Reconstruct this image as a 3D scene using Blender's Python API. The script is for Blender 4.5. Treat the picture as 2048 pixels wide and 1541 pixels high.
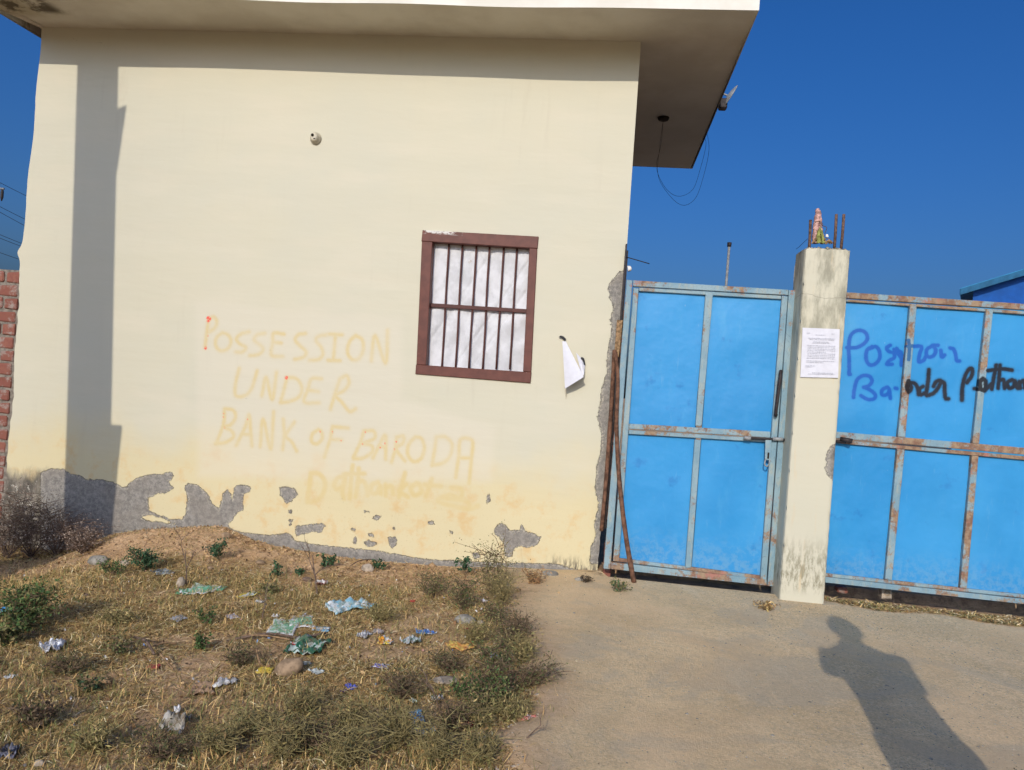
import bpy, bmesh, math, random
import numpy as np
from mathutils import Vector, Matrix, noise as mn

for o in list(bpy.data.objects): bpy.data.objects.remove(o)
S = bpy.context.scene
rng = np.random.default_rng(7)
random.seed(7)

# ---------------------------------------------------------------- camera
F, CX, CY, HC = 1540.0, 1024.0, 770.5, 1.25
def nrm(v): return v/np.linalg.norm(v)
dY = nrm(np.array([(1200-CX)/F, (790-CY)/F, 1.0]))
UP = np.array([.076, -1, 0.]); UP = nrm(UP - dY*UP.dot(dY))
dX = np.cross(dY, UP); dX = dX if dX[0] > 0 else -dX
RW = np.array([dX, dY, UP])              # world = RW @ cam(x right, y down, z forward)
CAM = np.array([0.0, -5.592, HC])
cam_d = bpy.data.cameras.new('camera'); cam = bpy.data.objects.new('camera', cam_d)
S.collection.objects.link(cam); S.camera = cam
cam_d.sensor_fit = 'HORIZONTAL'; cam_d.sensor_width = 36; cam_d.lens = F/2048*36
cam_d.clip_end = 2000; cam_d.clip_start = .05
m3 = Matrix([[RW[i][0], -RW[i][1], -RW[i][2]] for i in range(3)])
cam.matrix_world = Matrix.Translation(Vector(CAM)) @ m3.to_4x4()

# ---------------------------------------------------------------- light
AZ, EL = math.radians(6.6), math.radians(24.8)
W = bpy.data.worlds.new('World'); S.world = W; W.use_nodes = True
wn = W.node_tree; wn.nodes.clear()
sky = wn.nodes.new('ShaderNodeTexSky'); sky.sky_type = 'NISHITA'; sky.sun_disc = False
sky.sun_elevation = EL; sky.sun_rotation = math.pi + AZ
sky.air_density = 1.0; sky.dust_density = 5.5; sky.ozone_density = 9.0
hs = wn.nodes.new('ShaderNodeHueSaturation'); hs.inputs['Saturation'].default_value = 1.15
hs.inputs['Value'].default_value = 1.0; hs.inputs['Hue'].default_value = .507
bg = wn.nodes.new('ShaderNodeBackground'); bg.inputs[1].default_value = .112
wo = wn.nodes.new('ShaderNodeOutputWorld')
wn.links.new(sky.outputs[0], hs.inputs['Color']); wn.links.new(hs.outputs[0], bg.inputs[0]); wn.links.new(bg.outputs[0], wo.inputs[0])
sd = bpy.data.lights.new('sun', 'SUN'); sd.energy = 2.5; sd.angle = math.radians(.53); sd.color = (1, .91, .79)
sun = bpy.data.objects.new('sun', sd); S.collection.objects.link(sun)
sdir = Vector((math.sin(AZ)*math.cos(EL), math.cos(AZ)*math.cos(EL), -math.sin(EL)))
sun.rotation_euler = sdir.to_track_quat('-Z', 'Y').to_euler(); sun.location = (-3, -12, 9)
S.view_settings.view_transform = 'Standard'; S.view_settings.look = 'None'
S.view_settings.gamma = 1; S.view_settings.use_curve_mapping = False
S.view_settings.exposure = .15
S.render.resolution_x, S.render.resolution_y = 1024, 770

# ---------------------------------------------------------------- pixel -> point on a real plane (2048 px photograph)
def ray(x, y): return RW @ np.array([(x-CX)/F, (y-CY)/F, 1.0])
def PY(x, y, Y=0.0):
    r = ray(x, y); return CAM + r*((Y-CAM[1])/r[1])
def PZ(x, y, Z=0.0):
    r = ray(x, y); return CAM + r*((Z-HC)/r[2])

def smooth(a, b, t):
    t = np.clip((t-a)/(b-a), 0, 1); return t*t*(3-2*t)
PX = [-40,-6,-4.3,-3.95,-3.66,-3.3,-2.95,-2.75,-2.5,-1.7,-1.0,-.6,-.26,.076,40]
PZs = [-.25,-.28,-.29,-.26,-.11,-.11,-.05,-.01,-.09,-.11,-.09,-.05,-.03,0,0]
_ph = rng.uniform(0, 6.28, (14, 2)); _fr = rng.normal(0, 1, (14, 2))
def wob(x, y, sc, seed=0):
    r = 0
    for i in range(14):
        f = _fr[(i+seed) % 14]*sc; r = r + np.sin(x*f[0]+y*f[1]+_ph[(i*3+seed) % 14, 0])
    return r/14
EDGE = [(-9,.0),(-3.6,-.05),(-3.1,-.16),(-2.8,-.27),(-2.4,-.22),(-1.9,-.25),(-1.4,-.40),(-.8,-.48),(-.35,-.62),(-.1,-.75),(.0,-2.0),(.1,-2.0)]
def edge_x(y):
    return np.interp(y, [e[0] for e in EDGE], [e[1] for e in EDGE]) + .035*np.sin(y*7.1)+.02*np.sin(y*17+1)
def H(x, y):
    x = np.asarray(x, float); y = np.asarray(y, float)
    prof = np.interp(x, PX, PZs); field = -.045 - .20*smooth(-2.7, -3.8, x)*smooth(-2.8, -1.1, y)
    w = np.exp(-np.clip(-y, 0, 9)/.42)
    mound = .10*np.exp(-((x+2.85)**2/.35+(y+.30)**2/.10)) + .07*np.exp(-((x+3.35)**2/.06+(y+.35)**2/.12)) + .03*np.exp(-((x+1.9)**2/.6+(y+.5)**2/.1))
    z = prof*w + field*(1-w) + mound*smooth(-4.2, -3.6, x)
    nw = np.exp(-np.clip(-y, 0, 9)/.7)
    z = z + (.020*wob(x, y, 3.0)+.016*wob(x, y, 9.0, 3)+.012*wob(x, y, 25., 5)+.014*nw*wob(x, y, 48., 6)+.008*nw*wob(x, y, 80., 9))
    z = z-.07*smooth(-.19, -.12, y)*smooth(.11, .14, x)
    c = smooth(-.10, .12, x-edge_x(y))
    zc = .004*wob(x, y, 2.0)+.0015*wob(x, y, 9.0, 2) + prof*w - .07*smooth(-.19, -.12, y)*smooth(.11, .14, x)
    return z*(1-c)+(zc-.012)*c
def G(px, py):
    z = 0.0
    for _ in range(8):
        p = PZ(px, py, z); z = float(H(p[0], p[1]))
    p[2] = z
    return p
def pxm(p):   # metres per photo pixel at world point
    return float(((np.asarray(p)-CAM) @ RW)[2])/F

# ---------------------------------------------------------------- material tools
class MT:
    def __init__(s, name):
        s.m = bpy.data.materials.new(name); s.m.use_nodes = True; s.n = s.m.node_tree; s.n.nodes.clear()
        s.out = s.N('ShaderNodeOutputMaterial'); s.b = s.N('ShaderNodeBsdfPrincipled'); s.L(s.b.outputs[0], s.out.inputs[0])
        s.pos = s.N('ShaderNodeNewGeometry').outputs['Position']; s.rough(.9); s.bumps = None
        s.b.inputs['Specular IOR Level'].default_value = .25
    def N(s, t, **k):
        n = s.n.nodes.new(t)
        for a, v in k.items(): setattr(n, a, v)
        return n
    def L(s, a, b): s.n.links.new(a, b)
    def setin(s, i, v):
        if hasattr(v, 'links') or isinstance(v, bpy.types.NodeSocket): s.L(v, i)
        else: i.default_value = v
    def rough(s, v): s.setin(s.b.inputs['Roughness'], v)
    def color(s, v): s.setin(s.b.inputs['Base Color'], v if isinstance(v, bpy.types.NodeSocket) else (*v, 1))
    def map(s, sc=(1,1,1), loc=(0,0,0), src=None):
        n = s.N('ShaderNodeMapping'); n.inputs['Scale'].default_value = sc; n.inputs['Location'].default_value = loc
        s.L(src or s.pos, n.inputs[0]); return n.outputs[0]
    def noise(s, scale, detail=4, rough=.55, sc=None, loc=(0,0,0), dist=0, src=None):
        n = s.N('ShaderNodeTexNoise'); n.inputs['Scale'].default_value = scale; n.inputs['Detail'].default_value = detail
        n.inputs['Roughness'].default_value = rough; n.inputs['Distortion'].default_value = dist
        s.L(s.map(sc or (1,1,1), loc, src), n.inputs['Vector']); return n.outputs[0]
    def vor(s, scale, feat='F1', sc=(1,1,1)):
        n = s.N('ShaderNodeTexVoronoi', feature=feat); n.inputs['Scale'].default_value = scale
        s.L(s.map(sc), n.inputs['Vector']); return n.outputs[0]
    def ramp(s, v, a, b, lo=0., hi=1.):
        n = s.N('ShaderNodeMapRange', interpolation_type='SMOOTHSTEP')
        s.L(v, n.inputs[0]); n.inputs[1].default_value = a; n.inputs[2].default_value = b; n.inputs[3].default_value = lo; n.inputs[4].default_value = hi
        return n.outputs[0]
    def math(s, op, a, b=0., c=None):
        n = s.N('ShaderNodeMath', operation=op); s.setin(n.inputs[0], a); s.setin(n.inputs[1], b)
        if c is not None: s.setin(n.inputs[2], c)
        return n.outputs[0]
    def mix(s, f, a, b, mode='MIX'):
        n = s.N('ShaderNodeMix', data_type='RGBA', blend_type=mode)
        s.setin(n.inputs[0], f)
        s.setin(n.inputs[6], a if isinstance(a, bpy.types.NodeSocket) else (*a, 1))
        s.setin(n.inputs[7], b if isinstance(b, bpy.types.NodeSocket) else (*b, 1)); return n.outputs[2]
    def attr(s, name, col=False):
        n = s.N('ShaderNodeAttribute', attribute_name=name); return n.outputs['Color' if col else 'Fac']
    def xyz(s):
        n = s.N('ShaderNodeSeparateXYZ'); s.L(s.pos, n.inputs[0]); return n.outputs
    def bump(s, h, strength=.3, dist=.01):
        n = s.N('ShaderNodeBump'); n.inputs['Strength'].default_value = strength; n.inputs['Distance'].default_value = dist
        s.L(h, n.inputs['Height'])
        if s.bumps is not None: s.L(s.bumps, n.inputs['Normal'])
        s.bumps = n.outputs[0]; s.L(s.bumps, s.b.inputs['Normal'])

def flat(name, c, r=.85, var=.25, sc=20, bump=0.0, spec=.25, metal=0):
    t = MT(name); n = t.noise(sc, 5, .6)
    t.color(t.mix(t.ramp(n, .35, .65), tuple(x*(1-var) for x in c), tuple(min(1, x*(1+var*.6)) for x in c)))
    t.rough(r); t.b.inputs['Specular IOR Level'].default_value = spec; t.b.inputs['Metallic'].default_value = metal
    if bump: t.bump(n, .5, bump)
    return t.m

# --- plaster wall
def plaster(name, pillar=False):
    t = MT(name)
    paint = t.mix(t.ramp(t.noise(.9, 4, .6), .3, .7), (.575, .540, .405), (.552, .530, .412))
    paint = t.mix(t.ramp(t.noise(2.2, 4, .5, sc=(.6, 1, 2.2)), .45, .75, 0, .5), paint, (.615, .565, .435))
    z = t.xyz()[2]; x = t.xyz()[0]
    if not pillar:
        # old yellower paint low on the wall, uneven upper limit
        zz = t.math('ADD', z, t.math('MULTIPLY', t.math('SUBTRACT', t.noise(1.6, 5, .6), .5), .9))
        paint = t.mix(t.ramp(zz, .95, .35, 0, .75), paint, (.635, .54, .30))
        paint = t.mix(t.math('MULTIPLY', t.ramp(t.noise(6, 5, .65), .48, .70), t.ramp(zz, .75, .3)), paint, (.61, .45, .225))
        sp = t.math('MULTIPLY', t.ramp(t.noise(70, 4, .75), .60, .66), t.ramp(t.math('ADD', z, t.math('MULTIPLY', t.noise(3, 3), .5)), .85, .35))
        paint = t.mix(t.math('MULTIPLY', sp, .45), paint, (.40, .30, .18))
        st = t.math('MULTIPLY', t.ramp(t.noise(5, 5, .65, sc=(2.2, 1, .22), loc=(1, 0, 5)), .55, .72), t.ramp(t.noise(.9, 3, .5, loc=(8, 0, 0)), .42, .6))
        paint = t.mix(t.math('MULTIPLY', st, .16), paint, (.42, .37, .27))
        # touched up lighter rectangle round the writing
        g = t.attr('touch'); paint = t.mix(t.math('MULTIPLY', t.ramp(g, .06, -.03), .45), paint, (.63, .58, .46))
        gs = t.math('ADD', t.attr('graf'), t.math('MULTIPLY', t.math('SUBTRACT', t.noise(60, 3), .5), .012))
        gm = t.math('MULTIPLY', t.ramp(gs, .014, -.012), t.ramp(t.noise(4, 3), .25, .7, .4, .9))
        paint = t.mix(gm, paint, (.60, .475, .215))
        halo = t.math('MULTIPLY', t.ramp(t.attr('graf'), .03, 0), .18); paint = t.mix(halo, paint, (.59, .51, .32))
        paint = t.mix(t.math('MULTIPLY', t.ramp(t.attr('red'), .003, -.004), t.ramp(t.noise(90, 2), .35, .55)), paint, (.75, .10, .07))
        paint = t.mix(t.ramp(t.attr('pencil'), .001, -.0015, 0, .6), paint, (.22, .2, .17))
        # rising damp along the very bottom and left end
        dl = t.math('ADD', t.math('MULTIPLY', t.ramp(x, -4.05, -4.35), 1), 0)
        dn = t.noise(9, 6, .7, sc=(1, 1, .5))
        zd = t.math('ADD', z, t.math('MULTIPLY', t.math('SUBTRACT', dn, .5), .28))
        dirt = t.math('MULTIPLY', t.ramp(zd, .36, .22), dl)
        paint = t.mix(dirt, paint, t.mix(t.ramp(t.noise(7, 5, .7, sc=(1, 1, .4)), .4, .62), (.10, .088, .07), (.27, .235, .185)))
        wp = t.math('MULTIPLY', t.math('MULTIPLY', dirt, t.ramp(t.noise(13, 6, .8), .56, .64)), .75)
        paint = t.mix(wp, paint, (.66, .62, .52))
        cr = t.math('MULTIPLY', t.ramp(z, .10, -.02), t.math('MULTIPLY', t.ramp(x, -.32, -.22), t.ramp(t.noise(30, 4, .7, sc=(1, 1, .25)), .42, .6)))
        paint = t.mix(cr, paint, (.13, .11, .08))
    else:
        mo = t.math('MULTIPLY', t.ramp(t.noise(7, 6, .65, sc=(1.5, 1, .45), loc=(3.1, 0, 0)), .42, .64), t.ramp(z, 1.5, 1.9))
        paint = t.mix(t.math('MULTIPLY', mo, .75), paint, (.22, .21, .15))
        mo = t.math('MULTIPLY', t.ramp(t.noise(26, 6, .75, sc=(1.3, 1, .4)), .42, .62), t.math('MULTIPLY', t.ramp(z, .48, .2), t.ramp(z, .02, .12)))
        paint = t.mix(t.math('MULTIPLY', mo, .8), paint, (.2, .18, .11))
        paint = t.mix(t.math('MULTIPLY', t.ramp(t.noise(11, 4, .6, sc=(2, 1, .3)), .58, .75), .5), paint, (.62, .47, .26))
        cz = t.math('ABSOLUTE', t.math('SUBTRACT', t.math('ADD', z, t.math('MULTIPLY', t.noise(5, 3), .12)), 2.06))
        paint = t.mix(t.ramp(cz, .003, .0, 0, .7), paint, (.2, .18, .14))
    bn = t.math('ADD', t.math('MULTIPLY', t.noise(30, 6, .75), .7), t.math('MULTIPLY', t.noise(110, 4, .8), .3))
    paint = t.mix(t.ramp(t.noise(140, 3, .6), .62, .8, 0, .10), paint, (.5, .46, .36))
    bs = t.math('ADD', t.attr('bare'), t.math('MULTIPLY', t.math('SUBTRACT', bn, .5), .075))
    bm = t.ramp(bs, .0018, -.0018)
    c1 = t.noise(11, 6, .65); c2 = t.noise(120, 3, .6)
    cem = t.mix(t.ramp(t.noise(26, 7, .8), .38, .62), (.165, .155, .14), (.31, .29, .255))
    cem = t.mix(t.ramp(t.noise(4, 3, .5), .4, .65, 0, .4), cem, (.24, .21, .17))
    cem = t.mix(t.ramp(c2, .52, .76, 0, .35), cem, (.48, .45, .40))
    cem = t.mix(t.ramp(t.noise(210, 2, .8), .60, .72, 0, .35), cem, (.10, .09, .08))
    fl = t.math('MULTIPLY', t.ramp(bs, -.030, -.004), t.ramp(t.noise(60, 4, .8, loc=(3, 3, 3)), .50, .58))
    cem = t.mix(t.math('MULTIPLY', fl, .75), cem, (.55, .50, .38))
    cem = t.mix(t.ramp(t.noise(55, 4, .7), .66, .72, 0, .6), cem, (.62, .57, .45))
    rim = t.math('MULTIPLY', t.ramp(bs, -.008, -.001), t.ramp(bs, .002, 0.0))
    cem = t.mix(t.math('MULTIPLY', rim, .15), cem, (.12, .105, .085))
    t.color(t.mix(bm, paint, cem)); t.rough(t.mix(bm, (.62,)*3, (.95,)*3))
    t.bump(t.noise(1.4, 3, .5, sc=(.5, 1, 2.5)), .35, .03)
    t.bump(t.noise(14, 5, .6, sc=(.6, 1, 1.6)), .22, .006)
    t.bump(t.noise(160, 3, .6), .18, .002)
    t.bump(t.math('MULTIPLY', bm, t.math('ADD', t.math('MULTIPLY', c2, .6), -1.4)), 1.0, .006)
    return t.m
M = {}
M['wall'] = plaster('wall_paint'); M['pillar'] = plaster('pillar_paint', True)

def soffit():
    t = MT('soffit_paint'); x, y, z = t.xyz()
    c = t.mix(t.ramp(t.noise(1.7, 5, .6), .35, .65), (.54, .495, .40), (.64, .60, .50))
    c = t.mix(t.ramp(y, .35, 1.6, 0, .55), c, (.30, .29, .25))  # colour falls off inward, adding the shade that deepens under the slab
    s = t.math('ADD', t.math('ADD', x, t.math('MULTIPLY', t.noise(4, 5, .7), 1.1)), 0)
    st = t.math('MULTIPLY', t.ramp(s, -3.55, -3.95), t.ramp(y, -.12, -.30))
    c = t.mix(t.math('MULTIPLY', st, .55), c, (.30, .25, .13))
    d = t.math('MULTIPLY', t.ramp(t.noise(6, 6, .7), .42, .56), t.math('MULTIPLY', t.ramp(x, -4.12, -4.25), t.ramp(y, -.24, -.33)))
    c = t.mix(t.math('MULTIPLY', d, .9), c, (.07, .055, .035))
    t.color(c); t.bump(t.noise(6, 5, .6), .3, .01); t.bump(t.noise(90, 3, .6), .2, .002); return t.m
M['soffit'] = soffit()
def fascia():
    t = MT('fascia_paint'); x, y, z = t.xyz()
    c = t.mix(t.ramp(t.noise(3, 5, .6), .35, .65), (.72, .69, .60), (.80, .78, .70))
    c = t.mix(t.math('MULTIPLY', t.ramp(t.noise(9, 5, .7, sc=(1, 1, .3)), .45, .7), t.ramp(x, -3.5, -4.1)), c, (.3, .26, .14))
    t.color(c); t.bump(t.noise(20, 5, .6), .3, .006); return t.m
M['fascia'] = fascia()

def metal_paint(name, rustlo, rusthi, midz=None):
    t = MT(name); z = t.xyz()[2]
    c = t.mix(t.ramp(t.noise(5, 4, .6), .35, .65), (.175, .29, .35), (.25, .355, .39))
    c = t.mix(t.ramp(t.noise(28, 4, .7, sc=(1, 1, .35)), .5, .7, 0, .55), c, (.38, .38, .29))
    n = t.noise(6.5, 6, .75, loc=(2, 1, 4), sc=(.7, 1, .55)); n2 = t.noise(70, 4, .7)
    r = t.math('ADD', n, t.math('MULTIPLY', t.math('SUBTRACT', n2, .5), .16))
    if midz:
        dz = t.math('ABSOLUTE', t.math('SUBTRACT', z, midz)); r = t.math('ADD', r, t.ramp(dz, .12, .0, 0, .07))
        r = t.math('ADD', r, t.ramp(z, .18, .06, 0, .07))
        r = t.math('ADD', r, t.ramp(z, 1.95, 2.06, 0, .05))
    rm = t.ramp(r, rustlo, rusthi)
    rust = t.mix(t.ramp(t.noise(22, 5, .7), .38, .62), (.21, .12, .08), (.33, .235, .15))
    rust = t.mix(t.ramp(t.noise(9, 5, .7, loc=(7, 0, 0)), .56, .66), rust, (.38, .175, .135))
    c = t.mix(rm, c, rust)
    crack = t.math('MULTIPLY', t.ramp(t.vor(38, 'DISTANCE_TO_EDGE', (1, 1, .3)), .03, .0), .45)
    c = t.mix(t.math('MULTIPLY', crack, t.ramp(n2, .4, .6)), c, (.06, .05, .05))
    gj = t.math('MULTIPLY', t.math('SUBTRACT', t.noise(70, 3), .5), .012)
    c = t.mix(t.ramp(t.math('ADD', t.attr('blue'), gj), .003, -.003, 0, .9), c, (.01, .10, .26))
    c = t.mix(t.ramp(t.math('ADD', t.attr('black'), gj), .005, -.004, 0, .96), c, (.010, .010, .014))
    t.color(c); t.rough(t.mix(rm, (.5,)*3, (.9,)*3)); t.bump(t.math('ADD', n2, t.math('MULTIPLY', rm, -1.2)), .6, .0015)
    return t.m
M['gframe'] = metal_paint('gate_frame_paint', .555, .63, 1.06)
M['gframe2'] = metal_paint('gate_frame_rusty_paint', .48, .58, 1.06)
def sheet():
    t = MT('blue_sheet_paint'); z = t.xyz()[2]
    c = t.mix(t.ramp(t.noise(1.4, 4, .6), .35, .65), (.018, .235, .52), (.030, .275, .58))
    c = t.mix(t.ramp(t.noise(3.2, 5, .6, sc=(2.2, 1, .6)), .56, .78, 0, .4), c, (.085, .35, .60))
    c = t.mix(t.ramp(t.noise(6.0, 4, .6, loc=(4, 0, 9)), .62, .72, 0, .5), c, (.012, .15, .42))
    lo = t.math('MULTIPLY', t.ramp(t.noise(60, 4, .75, loc=(1, 0, 3)), .60, .66), t.math('MULTIPLY', t.ramp(z, .34, .10), t.ramp(t.noise(5, 3, .5), .54, .62)))
    c = t.mix(t.math('MULTIPLY', lo, .8), c, (.015, .04, .10))
    c = t.mix(t.ramp(t.noise(1.1, 3, .5, sc=(1.5, 1, .5), loc=(6, 1, 2)), .45, .7, 0, .25), c, (.07, .33, .60))
    c = t.mix(t.math('MULTIPLY', t.ramp(t.noise(9, 5, .7, sc=(2.5, 1, .4), loc=(3, 0, 3)), .60, .74), .22), c, (.16, .38, .56))
    c = t.mix(t.ramp(z, .42, .08, 0, .35), c, t.mix(t.ramp(t.noise(25, 5, .7), .4, .6), (.02, .2, .48), (.22, .33, .40)))
    c = t.mix(t.ramp(t.noise(85, 3, .7, loc=(5, 5, 5)), .72, .76, 0, .5), c, (.45, .6, .7))
    c = t.mix(t.ramp(t.noise(30, 4, .7, sc=(1, 1, .25)), .72, .78, 0, .3), c, (.5, .58, .55))
    gj = t.math('MULTIPLY', t.math('SUBTRACT', t.noise(90, 3), .5), .008)
    c = t.mix(t.ramp(t.attr('blue'), .014, .0, 0, .30), c, (.0, .13, .46))
    c = t.mix(t.ramp(t.math('ADD', t.attr('blue'), gj), .004, -.004, 0, .95), c, (.0, .088, .40))
    c = t.mix(t.ramp(t.attr('black'), .018, .0, 0, .28), c, (.010, .03, .07))
    c = t.mix(t.ramp(t.math('ADD', t.attr('black'), gj), .006, -.006, 0, .97), c, (.008, .008, .012))
    t.color(c); t.rough(.5); t.b.inputs['Specular IOR Level'].default_value = .35
    t.bump(t.noise(2.2, 4, .55), .6, .03); t.bump(t.noise(60, 3, .6), .1, .001); return t.m
M['sheet'] = sheet()
M['rust'] = flat('rusty_iron', (.14, .085, .06), .85, .5, 40, .003)
M['dark'] = flat('dark_iron', (.035, .028, .028), .6, .4, 40, .002)
M['brown'] = flat('brown_window_paint', (.09, .032, .025), .55, .18, 14, .002)
def windowpaint():
    t = MT('window_frame_paint'); x, y, z = t.xyz()
    c = t.mix(t.ramp(t.noise(14, 5, .6), .35, .65), (.105, .036, .026), (.14, .048, .034))
    ch = t.math('MULTIPLY', t.ramp(t.noise(30, 4, .7, sc=(.6, 1, 1.5)), .50, .56), t.math('MULTIPLY', t.ramp(z, 2.335, 2.355), t.ramp(x, -1.05, -1.15)))
    c = t.mix(ch, c, (.62, .6, .55)); c = t.mix(t.ramp(t.noise(90, 3, .7), .72, .76, 0, .7), c, (.5, .45, .4))
    t.color(c); t.rough(.5); t.bump(t.noise(40, 4, .6, sc=(1, 1, .2)), .3, .002); return t.m
M['winframe'] = windowpaint()
def cloth():
    t = MT('white_curtain_cloth')
    c = t.mix(t.ramp(t.noise(9, 4, .6), .35, .65), (.53, .53, .535), (.66, .66, .67))
    c = t.mix(t.ramp(t.attr('spot'), .022, .006, 0, .55), c, t.mix(t.ramp(t.noise(120, 2), .5, .55), (.66, .65, .64), (.35, .27, .18)))
    t.color(c); t.rough(.9); t.bump(t.noise(10, 5, .6, sc=(3, 1, .6)), .6, .012); return t.m
M['cloth'] = cloth()
M['paper'] = flat('white_paper', (.66, .66, .70), .7, .04, 30, .0005)
M['ink'] = flat('grey_print', (.50, .51, .55), .8, .2, 60)
def brickm():
    t = MT('red_brick'); oi = t.N('ShaderNodeObjectInfo').outputs['Random']
    c = t.mix(oi, (.19, .070, .048), (.28, .115, .078)); c = t.mix(t.ramp(t.noise(30, 5, .7), .4, .65), c, (.22, .08, .06))
    c = t.mix(t.ramp(t.noise(12, 5, .7, loc=(4, 4, 4)), .50, .64, 0, .75), c, (.32, .28, .24))
    t.color(c); t.bump(t.noise(60, 4, .7), .5, .003); return t.m
M['brick'] = brickm()
M['mortar'] = flat('cement_mortar', (.22, .19, .155), .95, .35, 25, .006)
M['conc'] = flat('weathered_concrete', (.40, .37, .32), .95, .3, 15, .006)
M['shedwall'] = flat('blue_shed_cladding', (.004, .085, .36), .55, .15, 3)
M['shedroof'] = flat('blue_shed_roof', (.03, .22, .42), .5, .15, 3)
M['shedtrim'] = flat('shed_dark_trim', (.015, .11, .22), .5, .2, 5)
M['wood'] = flat('stick_bark', (.15, .075, .045), .85, .5, 30, .004)
M['grey'] = flat('galvanised_metal', (.27, .28, .28), .5, .25, 30)
M['cable'] = flat('black_cable', (.02, .02, .022), .6, .2, 30)
M['white'] = flat('white_porcelain', (.78, .76, .70), .35, .1, 30, .001, .5)
M['bakel'] = flat('cream_bulb_holder', (.50, .455, .34), .55, .2, 30, .001, .5)
M['hole'] = flat('dark_hollow', (.02, .015, .01), .9, .3, 30)
M['green'] = flat('green_plastic', (.01, .30, .19), .45, .2, 20)
M['pink'] = flat('faded_pink_cloth', (.50, .30, .26), .9, .45, 45, .01)
M['lime'] = flat('faded_green_cloth', (.26, .28, .08), .9, .4, 35, .008)
M['tan'] = flat('dry_garland', (.30, .19, .10), .95, .5, 50, .008)

def soil():
    t = MT('dry_soil')
    c = t.mix(t.ramp(t.noise(1.3, 5, .6), .35, .65), (.54, .34, .175), (.68, .455, .26))
    c = t.mix(t.ramp(t.noise(18, 6, .7), .45, .7), c, (.33, .205, .115))
    c = t.mix(t.ramp(t.noise(55, 4, .7), .58, .72), c, (.52, .39, .26))
    c = t.mix(t.ramp(t.noise(.8, 3, .5, loc=(5, 3, 0)), .5, .7, 0, .5), c, (.22, .18, .08))
    x, y, z = t.xyz()
    t.color(c); t.rough(.97); t.bump(t.noise(24, 6, .75), .9, .02); t.bump(t.noise(130, 4, .7), .6, .004); return t.m
M['soil'] = soil()
def apron():
    t = MT('dusty_concrete'); x, y, z = t.xyz()
    c = t.mix(t.ramp(t.noise(1.1, 5, .6, loc=(2, 1, 0)), .35, .65), (.56, .435, .265), (.70, .55, .345))
    c = t.mix(t.ramp(t.noise(3.3, 6, .65, loc=(0, 4, 0), dist=1.2), .50, .72, 0, .55), c, (.47, .405, .29))
    c = t.mix(t.ramp(t.noise(2.1, 5, .6, sc=(1, .4, 1), dist=2), .52, .7, 0, .6), c, (.68, .57, .40))
    # right half: coarser, greyer exposed gravel
    sp = t.noise(95, 4, .8); gr = t.ramp(x, .45, 1.5, .5, 1)
    c = t.mix(t.math('MULTIPLY', t.ramp(sp, .50, .60), t.math('MULTIPLY', gr, .6)), c, (.24, .215, .18))
    c = t.mix(t.math('MULTIPLY', t.ramp(sp, .46, .38), t.math('MULTIPLY', gr, .6)), c, (.80, .71, .56))
    c = t.mix(t.ramp(t.noise(240, 2, .7), .60, .70, 0, .4), c, (.20, .17, .14))
    c = t.mix(t.ramp(t.noise(42, 5, .8, loc=(1, 7, 0)), .53, .64, 0, .45), c, (.32, .26, .18))
    c = t.mix(t.ramp(t.noise(17, 7, .8, loc=(6, 6, 0)), .50, .60, 0, .30), c, (.38, .32, .24))
    c = t.mix(t.ramp(t.noise(.7, 5, .6, loc=(1, 9, 0), dist=.6), .50, .60, 0, .45), c, (.72, .55, .36))
    c = t.mix(t.math('MULTIPLY', t.ramp(t.noise(1.1, 6, .65, loc=(4, 2, 0), dist=1.), .52, .60), .45), c, (.42, .38, .31))
    c = t.mix(t.ramp(t.noise(9, 6, .75, loc=(9, 2, 0), sc=(1, .5, 1)), .55, .68, 0, .5), c, (.66, .53, .36))
    c = t.mix(t.ramp(t.noise(1.5, 3, .5, loc=(3, 3, 0)), .5, .62, 0, .4), c, (.56, .42, .26))
    c = t.mix(t.ramp(t.attr('rim'), .32, .0, 0, .8), c, t.mix(t.ramp(t.noise(30, 5, .7), .4, .6), (.42, .29, .18), (.52, .38, .26)))
    c = t.mix(1.0, c, (1.13, 1.055, .93), 'MULTIPLY')
    t.color(c); t.rough(.95)
    t.bump(t.noise(3.5, 4, .5), .4, .03); t.bump(t.noise(38, 5, .8), .4, .007); t.bump(sp, .8, .007); t.bump(t.noise(260, 3, .7), .5, .002)
    return t.m
M['apron'] = apron()
def bladem(name='dry_grass', tr=.25):
    t = MT(name); t.color(t.attr('col', True)); t.rough(.75)
    return t.m
M['blade'] = bladem()
M['leaf'] = bladem('leaf')
M['stem'] = flat('plant_stem', (.17, .115, .07), .9, .4, 50)
M['olivestem'] = flat('yellowish_stem', (.26,.21,.09), .9, .35, 50)
M['twig'] = flat('dry_twig', (.16, .11, .08), .9, .4, 50)
M['skin'] = flat('skin', (.33, .18, .11), .6, .08, 20); M['shirt'] = flat('grey_shirt', (.20, .23, .30), .9, .1, 20)
M['trouser'] = flat('dark_trousers', (.03, .035, .05), .9, .1, 20); M['hair'] = flat('black_hair', (.012, .01, .01), .6, .2, 60)
def rockm(name, c):
    return flat(name, c, .95, .35, 28, .004)
M['rock'] = rockm('brown_stone', (.30, .21, .13)); M['rockg'] = rockm('grey_stone', (.27, .25, .21)); M['rockp'] = rockm('pale_stone', (.40, .33, .25))

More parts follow.
